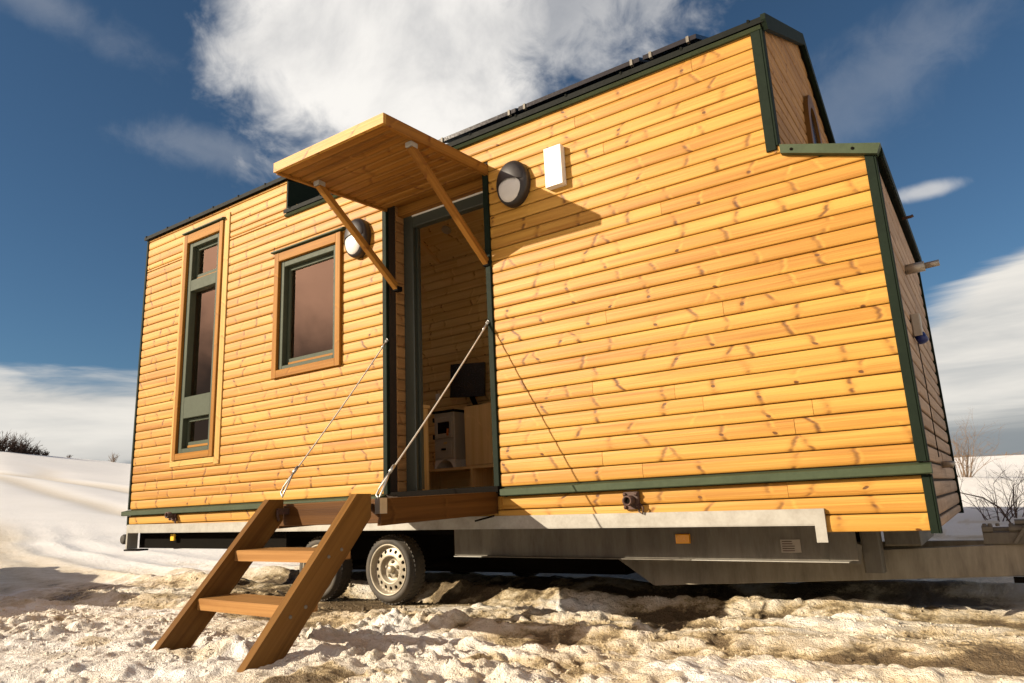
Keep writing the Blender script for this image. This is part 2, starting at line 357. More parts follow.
def terrain(x, y, sp):
    cx, cy = 0.35, -4.3
    r = np.hypot(x - cx, y - cy); a = np.degrees(np.arctan2(y - cy, x - cx)); a = np.where(a < -90, a + 360, a)
    els = np.interp(a, [-60, 40, 88, 92, 110, 135, 152, 156, 160, 185, 230], [0.2, 1.0, 1.35, 1.6, 2.1, 3.0, 3.72, 4.3, 4.85, 5.0, 0.3])
    zr = np.interp(r, [0, 9.3, 12.3, 15.0, 18, 40, 95, 160, 400, 3000], [0, 0, 0.06, 0.12, 0.235, 0.42, 1.0, 1.05, 1.0, 0.9])
    zl = np.interp(r, [0, 13, 22, 35, 60, 85, 110, 150, 400, 3000], [0, 0, 0.035, 0.13, 0.40, 0.72, 1.0, 1.08, 1.0, 0.9])
    wl = sst(100, 140, a); R1 = 95 + 15 * wl
    h = (zr * (1 - wl) + zl * wl) * (0.78 + R1 * np.tan(np.radians(els)))
    h = h + fbm(x, y, 40.0, 3, 5, sp) * 0.5 * sst(25, 60, r) * (1 - sst(100, 140, r)) + fbm(x, y, 4.0, 3, 9, sp) * 0.05 * sst(8, 18, r)
    # worked, slushy ground round the trailer
    near = 1 - sst(9, 16, r)
    mea = 0.22 * vn(x / 2.7, y * 0 + 0.5, 31) + 0.10 * vn(x / 0.9, y * 0 + 0.5, 32)
    yr = y - mea - 0.020 * np.minimum(x + 6.0, 0) ** 2 / (1 + 0.03 * np.abs(np.minimum(x + 6.0, 0)))
    front = 1 - sst(-1.45, -0.75, y + 0.25 * vn(x / 1.1, y / 1.1, 40))
    h = h + near * (0.06 * front + 0.035 * fbm(x, y, 1.5, 3, 50, sp))
    rut = 0
    for yc, dp, wd in ((-1.25, .035, .10), (-1.0, -.03, .08), (-0.62, .055, .13), (-.3, -.04, .09), (0.02, .04, .10), (0.62, .07, .17), (0.98, -.07, .10), (1.35, .08, .20), (1.78, -.08, .12), (2.2, .07, .22), (2.7, -.06, .14), (3.2, .05, .25), (4.0, -.05, .25)):
        rut = rut - dp * (1 - 0.55 * sst(-8, -12, x)) * np.exp(-((yr - yc) / wd) ** 2) * (0.75 + 0.5 * vn(x / 1.3, y * 0 + yc, 61))
    far_keep = 1 - sst(20, 34, r)
    rut = rut * (1 - 0.3 * (1 - sst(-.4, .2, y)))
    h = h + rut * far_keep
    rows = fbm(x / 7.0 + 0.3 * vn(x / .6, y / .6, 170), yr, 0.11, 4, 171, sp * .6, 0.7)
    h = h + near * 0.013 * rows * np.exp(-((y + .1) / 1.5) ** 4) * (0.35 + 0.65 * sst(-4.5, -2.0, x))
    smooth = sst(0.0, 0.55, vn(x / 1.1, y / .8, 71) + 0.5 * vn(x / .4, y / .4, 72) - 0.1)       # trodden patches
    smooth = np.maximum(smooth, 0.85 * sst(-5.6, -6.6, x) * sst(-1.9, -1.2, y) * (1 - sst(0.6, 1.2, y)))
    rough = 1 - 0.62 * smooth
    wx = x + 0.06 * vn(x / .17, y / .17, 81) + .02 * vn(x / .06, y / .06, 83); wxs = 1 - 0.5 * sst(-1.7, -.9, y) * sst(-4.5, -2.5, x); wx = wx * wxs; wy = y + 0.06 * vn(x / .17, y / .17, 82) + .02 * vn(x / .06, y / .06, 84)
    bil = 0; a_, sc_ = 1.0, 0.21
    for k in range(4):
        bil = bil + a_ * (np.abs(vn(wx / sc_ + 3.1 * k, wy / sc_ - 1.7 * k, 90 + k)) * 2.2 - 0.6) * np.clip(1.6 - 3 * sp / sc_, 0, 1); a_ *= 0.62; sc_ *= 0.52
    clods = sst(-0.35, 0.55, vn(x / .75, y / .45, 101) + 0.5 * vn(x / .28, y / .24, 102))
    ch = near * rough * (0.0075 + 0.0165 * clods * (1 - .35 * sst(-1.7, -.9, y))) * bil
    fine = near * (0.35 + 0.65 * rough) * 0.0150 * fbm(x, y, 0.07, 4, 110, sp, 0.75) + near * 0.016 * fbm(x * wxs, y, 0.4, 2, 120, sp)
    c1 = np.clip(ch, 0, .05); c2 = 0
    pad = sst(-5.5, -5.2, x) * (1 - sst(-3.4, -3.1, x)) * sst(-0.15, 0.1, y) * (1 - sst(0.45, 0.7, y))      # under the tyres
    d = near * (ch + fine)
    h = h + d * (1 - 0.8 * pad); h = h * (1 - 0.8 * pad) - 0.006 * pad
    # unseen snow bank added on the left, shaped for the shadow it casts
    def seg(ax, ay, bx, by):
        ux, uy = bx - ax, by - ay; k = np.clip(((x - ax) * ux + (y - ay) * uy) / (ux * ux + uy * uy), 0, 1)
        return np.hypot(x - ax - k * ux, y - ay - k * uy)
    dd = np.minimum(seg(-8.05, -3.9, -8.45, -2.0), seg(-8.45, -2.0, -14.5, -0.15)) + 0.12 * fbm(x, y, .8, 3, 131)
    h = h + 0.86 * np.exp(-(np.maximum(dd, 0) / 0.52) ** 4) * (1 + 0.14 * fbm(x, y, .9, 3, 130))
    # dirt: slush churned into the track, brown hollows
    track = np.exp(-((yr - 0.2) / 0.95) ** 2) + 1.5 * np.exp(-((y - 2.4) / 1.5) ** 4) * sst(-9.0, -6.0, x) * (1 - .7 * sst(-1.4, .5, x)) + 1.2 * np.exp(-((y - 4.9) / 2.2) ** 4) * (1 - sst(-2.0, -.6, x)) * sst(-9, -6.5, x) + 0.45 * np.exp(-((yr + 1.0) / 0.5) ** 2) * sst(-3.2, -1.0, x)
    track = np.maximum(track * (1 - sst(20, 36, r)), 0)
    track = track * (1 - 0.45 * sst(-8, -11, x))
    nz = np.clip(0.5 + 0.42 * fbm(x, y * 1.8, 0.8, 4, 140, sp, 0.6) - 0.22 * rows * sst(-4.5, -2.0, x), 0, 1.2)
    hol = sst(0.004, -0.03, d + 0.6 * (rut) - 0.012)
    dirt = np.clip(track * (0.25 + 0.95 * nz) * 0.85 + 0.35 * hol * near * nz - 0.45 * c1 / .05 * near, 0, 1)
    blot = sst(0.42, 0.75, vn(x / .55, y / .28, 150) + 0.4 * vn(x / .15, y / .1, 151)) * near * 0.75
    dirt = np.clip(np.maximum(dirt, blot * (0.4 + 0.6 * nz)), 0, 1)
    dirt = np.maximum(dirt, near * (0.10 + 0.16 * nz))
    # tracks up the hillside
    for k, (aa, bb) in enumerate(((0.16, 10.5), (0.20, 13.2), (-0.05, 20.0))):
        yy = bb + aa * (-x - 18) + 1.2 * vn(x / 14, x * 0 + k, 160)
        g = np.exp(-((y - yy) / (0.5 + 0.01 * r)) ** 2) * sst(-12, -20, x) * (1 - sst(60, 90, r))
        h = h - 0.09 * g + .03 * np.exp(-((y - yy - 0.9 - .018 * r) / (0.4 + 0.008 * r)) ** 2) * sst(-12, -20, x) * (1 - sst(60, 90, r)); dirt = np.maximum(dirt, 0.22 * g)
    return h, dirt
def axis(lo, hi, st, end, gr=1.04):
    a = list(np.arange(lo, hi, st)); s_ = st; p = hi
    while p < end: a.append(p); s_ *= gr; p += s_
    s_ = st; p = lo; pre = []
    while p > -end: s_ *= gr; p -= s_; pre.append(p)
    return np.array(pre[::-1] + a)
X = axis(-9.2, 0.8, 0.012, 2600, 1.036); Y = axis(-2.8, 1.3, 0.012, 2600, 1.036)
XX, YY = np.meshgrid(X, Y, indexing='ij')
SP = np.maximum(np.gradient(X)[:, None] + 0 * YY, np.gradient(Y)[None, :] + 0 * XX)
H, DT = terrain(XX.ravel(), YY.ravel(), SP.ravel())
nx, ny = len(X), len(Y)
co = np.stack([XX.ravel(), YY.ravel(), H], 1).astype(np.float32)
idx = np.arange(nx * ny).reshape(nx, ny)
q = np.stack([idx[:-1, :-1], idx[1:, :-1], idx[1:, 1:], idx[:-1, 1:]], -1).reshape(-1, 4).astype(np.int32)
me = bpy.data.meshes.new('snowy_ground'); me.vertices.add(len(co)); me.vertices.foreach_set('co', co.ravel())
me.loops.add(q.size); me.loops.foreach_set('vertex_index', q.ravel()); me.polygons.add(len(q)); me.polygons.foreach_set('loop_start', np.arange(0, q.size, 4, dtype=np.int32))
me.polygons.foreach_set('use_smooth', np.ones(len(q), bool))
a_ = me.attributes.new('dirt', 'FLOAT', 'POINT'); a_.data.foreach_set('value', DT.astype(np.float32)); me.update(calc_edges=True)
gro = bpy.data.objects.new('snowy_ground', me); COL.objects.link(gro)
tag(gro, 'churned snow and brown slush running up to smooth white hills', 'ground', kind='structure')
m, t, b = newmat('snow_and_slush')
tc = t.new('ShaderNodeTexCoord'); P_ = tc.outputs['Object']
at = t.new('ShaderNodeAttribute', attribute_name='dirt'); dr = at.outputs['Fac']
na = t.noise(P_, 6.0, 6.0, 0.65); nb = t.noise(P_, 45.0, 4.0, 0.65); ncc = t.noise(P_, 170.0, 3.0, 0.6); nd_ = t.noise(P_, 0.6, 4.0)
df = t.add(dr, t.mul(t.sub(na, 0.5), 0.9)); df = t.add(df, t.mul(t.sub(nb, 0.5), 0.55))
df = t.mul(t.step(df, 0.12, 0.95), t.step(dr, 0.0, 0.12))
snow = t.mix(t.step(nd_, 0.35, 0.7), (0.93, 0.915, 0.89), (0.90, 0.885, 0.855))
snow = t.mix(t.step(dr, 0.0, 0.3), snow, (0.79, 0.715, 0.59))
c = t.mix(t.m('MULTIPLY', df, 1.25, clamp=True), snow, (0.50, 0.385, 0.215))
c = t.mix(t.step(df, 0.62, 1.05), c, (0.13, 0.09, 0.048))
t.put(b.inputs['Base Color'], c)
t.put(b.inputs['Roughness'], t.step(df, 0.2, 0.9, 0.62, 0.42)); b.inputs['Specular IOR Level'].default_value = 0.35
hb = t.add(t.mul(nb, 0.6), t.mul(ncc, 0.4)); nbig = t.noise(P_, 11.0, 5.0, 0.7)
b1 = t.bump(t.add(t.mul(hb, 0.028), t.mul(nbig, 0.05)), t.step(t.m('SQRT', t.add(t.m('POWER', t.sep(P_)[0], 2.0), t.m('POWER', t.sep(P_)[1], 2.0))), 13.0, 42.0, 0.9, 0.12), 1.0)
t.put(b.inputs['Normal'], b1)
me.materials.append(m)
# loose crumbs of ice and slush lying on the churned snow (uncountable)
NC = 13000
rg = np.random.default_rng(11)
px = rg.uniform(-8.5, 1.0, NC); py = -2.9 + 4.2 * rg.beta(1.3, 1.6, NC)
keep = vn(px / .8, py / .5, 101) + 0.5 * vn(px / .28, py / .24, 102) + 0.25 * rg.standard_normal(NC) > -0.15
px, py = px[keep], py[keep]; NC = len(px)
pz, pd = terrain(px, py, np.full(NC, .012))
t_ = (1 + 5 ** .5) / 2
iv = np.array([(-1, t_, 0), (1, t_, 0), (-1, -t_, 0), (1, -t_, 0), (0, -1, t_), (0, 1, t_), (0, -1, -t_), (0, 1, -t_), (t_, 0, -1), (t_, 0, 1), (-t_, 0, -1), (-t_, 0, 1)]) / 1.9
it = np.array([(0, 11, 5), (0, 5, 1), (0, 1, 7), (0, 7, 10), (0, 10, 11), (1, 5, 9), (5, 11, 4), (11, 10, 2), (10, 7, 6), (7, 1, 8), (3, 9, 4), (3, 4, 2), (3, 2, 6), (3, 6, 8), (3, 8, 9), (4, 9, 5), (2, 4, 11), (6, 2, 10), (8, 6, 7), (9, 8, 1)])
rs = 0.004 + 0.013 * rg.beta(1.1, 5.0, NC) + .016 * (rg.random(NC) > .99)
V3 = iv[None] * (rs[:, None, None] * rg.uniform(.6, 1.4, (NC, 1, 3))) * rg.uniform(.7, 1.3, (NC, 12, 1)) + np.stack([px, py, pz + rs * .05], 1)[:, None]
F3 = it[None] + (np.arange(NC) * 12)[:, None, None]
me = bpy.data.meshes.new('snow_crumbs'); me.vertices.add(NC * 12); me.vertices.foreach_set('co', V3.astype(np.float32).ravel())
me.loops.add(F3.size); me.loops.foreach_set('vertex_index', F3.astype(np.int32).ravel()); me.polygons.add(NC * 20); me.polygons.foreach_set('loop_start', np.arange(0, F3.size, 3, dtype=np.int32))
a_ = me.attributes.new('dirt', 'FLOAT', 'POINT'); a_.data.foreach_set('value', np.repeat(np.clip(pd * .8 + .15 * rg.random(NC), 0, 1), 12).astype(np.float32)); me.update(calc_edges=True); me.materials.append(m)
cro = bpy.data.objects.new('snow_crumbs', me); COL.objects.link(cro)
tag(cro, 'loose crumbs of snow and dirty ice scattered over the churned ground', 'snow crumbs', kind='stuff')
def gz(x, y):
    return float(terrain(np.array([float(x)]), np.array([float(y)]), np.array([0.3]))[0][0])

# ------------------------------------------------------------------ the tiny house
H0 = thing('tiny_house', (-3.9, 1.26, 0), 'wooden tiny house on a trailer, honey pine cladding with dark green trim', 'tiny house')
PT = 0.097; XL, XR, XN, D = -7.84, 0.05, -0.47, 2.52
GAP = 0.003
def plank(mb, l0, l1, z0, z1, fn, clip=None):
    """one shiplap board, profile (outward, height), with rounded edges and a shadow gap"""
    j = R.uniform(-.0012, .0012); z0 += GAP; z1 -= GAP
    if z1 - z0 < 0.012: return
    e = min(.007, (z1 - z0) * .3)
    w_ = min(.024, (z1 - z0) * .3)
    prof = [(0, z0), (.010, z0), (.0142 + j, z0 + e * .5), (.0168 + j, z0 + w_ * .5), (.018 + j, z0 + w_), (.018 + j, z1 - w_), (.0168 + j, z1 - w_ * .5), (.0142 + j, z1 - e * .5), (.010, z1), (0, z1)]
    mb.ext(prof, l0, l1, fn)
def clad(mb, fn, zb, zt, left, right, holes=(), step=PT, base=0.0, lo=1.6, hi=4.2):
    """rows of boards; left/right: limits as functions of z; holes (l0,l1,z0,z1)"""
    k0 = math.floor((zb - base) / step); k = k0
    while base + k * step < zt - 1e-6:
        z0, z1 = max(zb, base + k * step), min(zt, base + (k + 1) * step); zm = (z0 + z1) / 2; k += 1
        iv = [(left, right, False, False)]
        cuts = [(h[0], h[1]) for h in holes if h[2] < zm < h[3]]
        L, Rr = left(zm), right(zm)
        if Rr - L < 0.03: continue
        segs = []; cur = L
        for c0, c1 in sorted(cuts):
            if c0 > cur: segs.append((cur, min(c0, Rr)))
            cur = max(cur, c1)
        if cur < Rr: segs.append((cur, Rr))
        for s0, s1 in segs:
            p = s0 - R.uniform(0, 1.5); cutl = [s0]
            while True:
                p += R.uniform(lo, hi)
                if p > s1 - .35: break
                if p > s0 + .35: cutl.append(p)
            cutl.append(s1)
            for a, b_ in zip(cutl[:-1], cutl[1:]):
                fa = (lambda d, z: left(z)) if a == L else a + .0012
                fb = (lambda d, z: right(z)) if b_ == Rr else b_ - .0012
                plank(mb, fa, fb, z0, z1, fn)
def frame4(mb, x0, x1, z0, z1, w, y0, y1, wb=None, wt=None, ch=.004):
    wb = wb or w; wt = wt or w
    mb.box(x0, x0 + w, y0, y1, z0, z1, 'z', ch=ch); mb.box(x1 - w, x1, y0, y1, z0, z1, 'z', ch=ch)
    mb.box(x0 + w + .0005, x1 - w - .0005, y0 + .001, y1 - .001, z0, z0 + wb, 'x', ch=ch); mb.box(x0 + w + .0005, x1 - w - .0005, y0 + .001, y1 - .001, z1 - wt, z1, 'x', ch=ch)
def panel(mb, x0, x1, z0, z1, holes, y0, y1, ax='x'):
    xs = sorted({x0, x1, *[h[0] for h in holes if x0 < h[0] < x1], *[h[1] for h in holes if x0 < h[1] < x1]})
    zs = sorted({z0, z1, *[h[2] for h in holes if z0 < h[2] < z1], *[h[3] for h in holes if z0 < h[3] < z1]})
    for a, b_ in zip(xs[:-1], xs[1:]):
        run = None
        for c, d in zip(zs[:-1], zs[1:]):
            mx_, mz_ = (a + b_) / 2, (c + d) / 2
            if any(h[0] < mx_ < h[1] and h[2] < mz_ < h[3] for h in holes):
                if run: mb.box(a, b_, y0, y1, run[0], run[1], ax, 0.5); run = None
            else: run = (run[0], d) if run else (c, d)
        if run: mb.box(a, b_, y0, y1, run[0], run[1], ax, 0.5)
DOOR = (-3.815, -2.725, 0.03, 2.60); TW = (-6.945, -6.325, 0.575, 3.02); SW = (-5.29, -4.455, 1.255, 2.385); BW = (-3.75, -1.35, 0.5, 2.75)
XD = -5.23                                   # dormer step
ZL, ZM = 3.255, 2.865
# long side cladding
mb = MB()
fnS = lambda l, a, b: (l, 0.018 - a, b)
holes = [(-3.865, -2.69, -0.02, 2.61), (-7.055, -6.17, 0.50, 3.125), (-5.36, -4.39, 1.18, 2.46)]
clad(mb, fnS, 0.022, ZM, lambda z: XL, lambda z: (XN - .04) if z > 1.995 else min(0.0, XN + (2.0 - z) / 0.325 + .02) if z > 1.835 else 0.0, holes, base=0.022)
clad(mb, fnS, ZM, ZL, lambda z: XL, lambda z: XD, [(-7.055, -6.17, 0.50, 3.125)], base=0.022)
link('side_cladding', mb, 'clad', H0)
mb = MB()
clad(mb, fnS, -0.335, -0.045, lambda z: XL, lambda z: 0.009, [(XL - 1, -0.50, -9, -0.20)], base=-0.045 - 3 * PT)
link('skirt_cladding', mb, 'clad', H0)
# wall core
WH = [DOOR, TW, SW]
mb = MB(); panel(mb, XL + .02, XD, -0.02, ZL, WH, 0.0185, 0.10); panel(mb, XD, XN - .02, -0.02, ZM, WH, 0.0185, 0.10); panel(mb, XN - .02, 0.03, -0.33, 1.80, [], 0.0185, 0.10)
panel(mb, XL + .02, XN - .02, -0.20, -0.021, [], 0.0185, 0.08)
link('wall_core', mb, 'back', H0)
RY = 1.5
mb = MB(); clad(mb, lambda l, a, b: (l, 0.102 + a, b), 0.03, 2.86, lambda z: XL + .1, lambda z: XN - .1, [(h[0] - .01, h[1] + .01, h[2], h[3]) for h in WH], step=0.11)
link('inner_front_lining', mb, 'inner', H0)
mb = MB(); clad(mb, lambda l, a, b: (l, 2.42 - a, b), 0.03, 2.99, lambda z: XL + .1, lambda z: XN - .1, [BW], step=0.11)
link('inner_back_lining', mb, 'inner', H0)
mb = MB(); clad(mb, lambda l, a, b: (XL + .10 + a, l, b), 0.03, 3.5, lambda z: max(.12, (z - 3.1) / .26), lambda z: min(2.40, RY + (3.48 - z) / .56), [(.55, 2.0, .8, 2.6)], step=0.11)
link('inner_end_lining', mb, 'inner', H0)
mb = MB(); clad(mb, lambda l, a, b: (-1.2 - a, l, b), 0.03, 3.42, lambda z: max(.12, (z - 2.72) / .51), lambda z: min(2.40, RY + (3.42 - z) / .56), [], step=0.11)
link('inner_partition', mb, 'inner', H0)
mb = MB(); mb.box(XL + .02, XN, 0.02, D, -0.05, 0.03, 'x'); link('floor', mb, 'inner', H0)
mb = MB(); panel(mb, XL, XN, -0.2, 3.05, [BW], 2.44, D); mb.box(XN, XR - .03, 2.44, D, -.2, 1.78, 'x'); link('rear_wall', mb, 'clad', H0)
mb = MB(); frame4(mb, BW[0], BW[1], BW[2], BW[3], .06, 2.43, D + .02); bw_ = link('window', mb, 'frame', H0); tag(bw_, 'wide unseen window added in the far side wall for daylight')  # unseen window, added to bring daylight into the room
mb = MB(); mb.box(BW[0] + .05, BW[1] - .05, 2.47, 2.476, BW[2] + .05, BW[3] - .05, 'x'); link('pane', mb, 'glass', bw_)
EW = (.55, 2.0, .8, 2.6)  # opening of an added, unseen window that lets sun inside
mb = MB()
for b_ in ((.02, EW[0], -.2, 3.20), (EW[1], 2.43, -.2, 3.06), (EW[0], EW[1], -.2, EW[2]), (EW[0], EW[1], EW[3], 3.2)): mb.box(XL, XL + .09, *b_, 'y')
mb.poly([(XL, .02, 3.24), (XL, 2.43, 3.08), (XL, 1.5, 3.56)], (.09, 0, 0)); link('end_wall', mb, 'clad', H0)
mb = MB()
for b_ in ((EW[0] - .05, EW[0], EW[2] - .05, EW[3] + .05), (EW[1], EW[1] + .05, EW[2] - .05, EW[3] + .05), (EW[0], EW[1], EW[2] - .05, EW[2]), (EW[0], EW[1], EW[3], EW[3] + .05)): mb.box(XL - .03, XL + .04, *b_, 'y')
ew_ = link('window', mb, 'frame', H0); tag(ew_, 'unseen window added in the rear end wall for sunlight indoors')
mb = MB(); mb.box(XL + .045, XL + .05, *EW, 'y'); link('pane', mb, 'glass', ew_)
# interior ceiling boards follow the roof
RY = 1.5
def zroof_in(y, dorm): return (3.12 + (y - .1) * .25 if dorm else 2.80 + (y - .1) * .51) if y < RY else 3.50 - (y - RY) * .55
mb = MB()
for dorm, x0, x1 in ((True, XL + .1, XD), (False, XD, XN - .1)):
    ys = list(np.arange(0.10, RY, .11)) + [RY] + list(np.arange(RY + .11, 2.42, .11)) + [2.42]
    for a, c in zip(ys[:-1], ys[1:]):
        za, zc = zroof_in(a + 1e-4 if a == RY else a, dorm), zroof_in(c - 1e-4, dorm)
        mb.ext([(a + .002, za), (c - .002, zc), (c - .002, zc + .02), (a + .002, za + .02)], x0, x1, lambda l, p, q_: (l, p, q_))
link('ceiling', mb, 'inner', H0)
mb = MB(); mb.bar((XD, 1.52, 3.46), (XD, 2.41, 2.985), .06, .05); mb.bar((XD, .12, 2.98), (XD, 1.5, 3.47), .06, .08); link('ceiling_batten', mb, 'cab', H0)
mb = MB(); mb.lathe((-4.75, 2.0, 3.20), (0, -.48, -.87), [(0.0, .03), (.05, .028), (.06, .02), (.06, 0)], 20); link('ceiling_spot', mb, 'enamel', H0)
mb = MB(); mb.box(-5.31, -5.25, 2.385, 2.40, 1.19, 1.27, 'z', ch=.003); link('light_switch', mb, 'white', H0)
# front (tow end) wall and upper gable
GAP = 0.0075
zn = lambda x: 2.0 - (x - XN) * 0.325          # nose roof line
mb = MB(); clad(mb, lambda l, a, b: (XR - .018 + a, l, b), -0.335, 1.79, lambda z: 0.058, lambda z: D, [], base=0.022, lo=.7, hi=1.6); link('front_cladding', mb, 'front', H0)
mb = MB(); mb.box(XR - .09, XR - .019, 0.105, D - .01, -0.33, 1.77, 'y'); link('front_wall_core', mb, 'back', H0)
gl_ = lambda z: max(0.0, (z - 2.87) / 0.525); gr_ = lambda z: min(D, RY + (3.64 - z) / .57)
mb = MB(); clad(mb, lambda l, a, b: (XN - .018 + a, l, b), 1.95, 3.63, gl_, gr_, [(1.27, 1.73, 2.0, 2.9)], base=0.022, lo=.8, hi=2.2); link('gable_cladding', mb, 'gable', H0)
mb = MB(); mb.poly([(XN - .06, .03, 1.8), (XN - .06, D - .03, 1.8), (XN - .06, D - .03, 3.02), (XN - .06, RY, 3.58), (XN - .06, .03, 2.84)], (.04, 0, 0)); link('gable_core', mb, 'back', H0)
GAP = 0.003
# pointed arch window in the gable
arch = lambda hw, z0, zs, za, n=10: [(-hw, z0), (hw, z0)] + [(hw * math.cos(q_ * math.pi / 2 / n), zs + (za - zs) * math.sin(q_ * math.pi / 2 / n) ** .8) for q_ in range(n)] + [(0, za)] + [(-hw * math.cos(q_ * math.pi / 2 / n), zs + (za - zs) * math.sin(q_ * math.pi / 2 / n) ** .8) for q_ in range(n - 1, -1, -1)]
mb = MB(); o_, i_ = arch(.25, 2.05, 2.62, 3.08), arch(.18, 2.12, 2.60, 2.97); yc = 1.5; n = len(o_)
for k in range(n):
    j = (k + 1) % n
    for xa, flip in ((XN + .035, 1),): mb.face([(xa, yc + o_[k][0], o_[k][1]), (xa, yc + o_[j][0], o_[j][1]), (xa, yc + i_[j][0], i_[j][1]), (xa, yc + i_[k][0], i_[k][1])], None, .4)
    mb.face([(XN - .01, yc + o_[k][0], o_[k][1]), (XN - .01, yc + o_[j][0], o_[j][1]), (XN + .035, yc + o_[j][0], o_[j][1]), (XN + .035, yc + o_[k][0], o_[k][1])], None, .4)
    mb.face([(XN - .01, yc + i_[k][0], i_[k][1]), (XN + .035, yc + i_[k][0], i_[k][1]), (XN + .035, yc + i_[j][0], i_[j][1]), (XN - .01, yc + i_[j][0], i_[j][1])], None, .4)
aw = link('window', mb, 'brown', H0); tag(aw, 'pointed arch window in the upper gable')
mb = MB(); mb.poly([(XN + .008, yc + a, b_) for a, b_ in i_], (.006, 0, 0)); link('pane', mb, 'solar', aw)
# trims
def trim(name, boxes, mat='dgreen', ax='z'):
    mb = MB()
    for q_ in boxes: mb.box(*q_, ax, ch=.004)
    return link(name, mb, mat, H0)
trim('corner_trim', [(0.001, XR + .0005, -.014, .017, 0.022, 1.80), (XR + .001, XR + .010, -.0145, .05, 0.0225, 1.80)])
trim('corner_trim', [(.010, XR + .0005, -.012, .017, -.345, -.046), (XR + .001, XR + .010, -.0125, .05, -.3455, -.0465)])
trim('corner_trim', [(XN - .062, XN + .001, -.014, .0175, 1.985, 2.86), (XN + .0015, XN + .016, -.014, .06, 2.01, 2.86)])
trim('corner_trim', [(XL - .022, XL + .012, -.010, .05, 0.022, ZL)])
trim('corner_trim', [(XL - .022, XL + .012, -.010, .05, -.15, -.046)])
trim('corner_trim', [(XR - .05, XR + .016, D, D + .02, -.34, 1.78), (XN - .05, XN + .016, D, D + .02, 1.80, 3.05)])
mb = MB()
for x0, x1 in ((XL - .07, -3.87), (-2.665, XR + .016)):
    mb.ext([(-.052, -.038), (-.046, -.044), (.017, -.044), (.017, .018), (-.004, .012), (-.052, .004)], x0, x1, lambda l, a, b: (l, a, b))
ds = link('drip_strip', mb, 'green', H0)
trim('door_trim', [(-3.868, -3.818, -.016, .10, 0.022, 2.60)]); trim('door_trim', [(-2.742, -2.692, -.016, .10, -.005, 2.61)])
# nose roof with its green edge
mb = MB(); mb.ext([(XN, zn(XN) - .05), (XR + .03, zn(XR + .03) - .05), (XR + .03, zn(XR + .03)), (XN, zn(XN))], .02, D + .06, lambda l, a, b: (a, l, b)); link('nose_roof', mb, 'dgreen', H0)
mb = MB(); mb.ext([(XN + .025, zn(XN) - .062), (XR + .02, zn(XR + .02) - .062), (XR + .045, zn(XR + .045) + .004), (XN + .025, zn(XN + .025) + .004)], -.045, .0195, lambda l, a, b: (a, l, b))
ne = link('nose_edge_trim', mb, 'green', H0)
for px in (-.38, -.05):
    mb = MB(); mb.lathe((px, -.046, zn(px) - .03), (0, -1, 0), [(.009, 0), (.009, .004), (.004, .007), (0, .007)], 10); link('screw', mb, 'dark', ne)
mb = MB(); mb.box(XR + .031, XR + .045, .02, D + .05, zn(XR) - .075, zn(XR + .04) + .006, 'y'); link('nose_edge_trim', mb, 'dgreen', H0)
mb = MB(); mb.tube([(XR + .03, 1.02, 1.70), (XR + .085, 1.02, 1.70), (XR + .10, 1.02, 1.705)], .011, 8); link('gutter_hook', mb, 'rust', H0)
# roofs
def roofmesh(x0, x1, ye, ze, yb=D + .07, zb=3.03):
    mb = MB(); rz = 3.655
    mb.ext([(ye, ze - .034), (ye, ze + .008), (RY, rz), (yb, zb), (yb, zb - .05), (RY, rz - .075)], x0, x1, lambda l, a, b: (l, a, b)); return mb
rm = link('roof', roofmesh(XD + .002, XN + .035, -.035, 2.905), 'black', H0); dm = link('dormer_roof', roofmesh(XL - .045, XD + .03, -.035, 3.288), 'black', H0)
for x0, x1, ze, par in ((XD + .1, XN, 2.905, rm), (XL, XD, 3.288, dm)):
    x = x0
    while x < x1:
        mb = MB(); mb.bar((x, -.041, ze + .004), (x, RY, 3.659), .016, .022); link('standing_seam', mb, 'black', par); x += 0.46
mb = MB(); mb.ext([(-.036, 2.858), (-.03, 2.862), (.017, 2.862), (.017, 2.84), (-.018, 2.84)], XD + .01, XN + .01, lambda l, a, b: (l, a, b)); link('eave_strip', mb, 'green', H0)
mb = MB(); mb.poly([(XD + .006, .0, 2.87), (XD + .006, .0, 3.24), (XD + .006, RY, 3.60), (XD + .006, RY, 3.56)], (.016, 0, 0)); ck = link('dormer_cheek', mb, 'dgreen', H0)
mb = MB(); mb.bar((XD + .03, -.005, 2.925), (XD + .03, 1.4, 3.64), .012, .02); link('flashing', mb, 'steel', ck)
mb = MB(); mb.poly([(XD - .02, .02, 2.8), (XD - .02, .02, 3.24), (XD - .02, RY, 3.58), (XD - .02, RY, 3.5)], (.02, 0, 0)); link('cheek_core', mb, 'back', ck)
mb = MB(); mb.poly([(XN + .02, -.04, 2.885), (XN + .02, -.04, 2.925), (XN + .02, RY, 3.672), (XN + .02, D + .07, 3.04), (XN + .02, D + .07, 2.97), (XN + .02, RY, 3.565), (XN + .02, .0, 2.83)], (.03, 0, 0)); link('verge_trim', mb, 'dgreen', H0)
for x0, x1 in ((-3.25, -2.42), (-2.39, -1.33), (-1.30, -.90)):
    zs = lambda y: 2.93 + y * .49
    mb = MB(); mb.ext([(.04, zs(.04) + .05), (.04, zs(.04) + .085), (1.15, zs(1.15) + .085), (1.15, zs(1.15) + .05)], x0, x1, lambda l, a, b: (l, a, b)); sp_ = link('solar_panel', mb, 'solar', H0)
    for xx in (x0 + .06, x1 - .06):
        mb = MB(); mb.box(xx - .010, xx + .010, .03, .06, zs(.04) + .04, zs(.04) + .086, 'z'); link('clamp', mb, 'galvd', sp_)

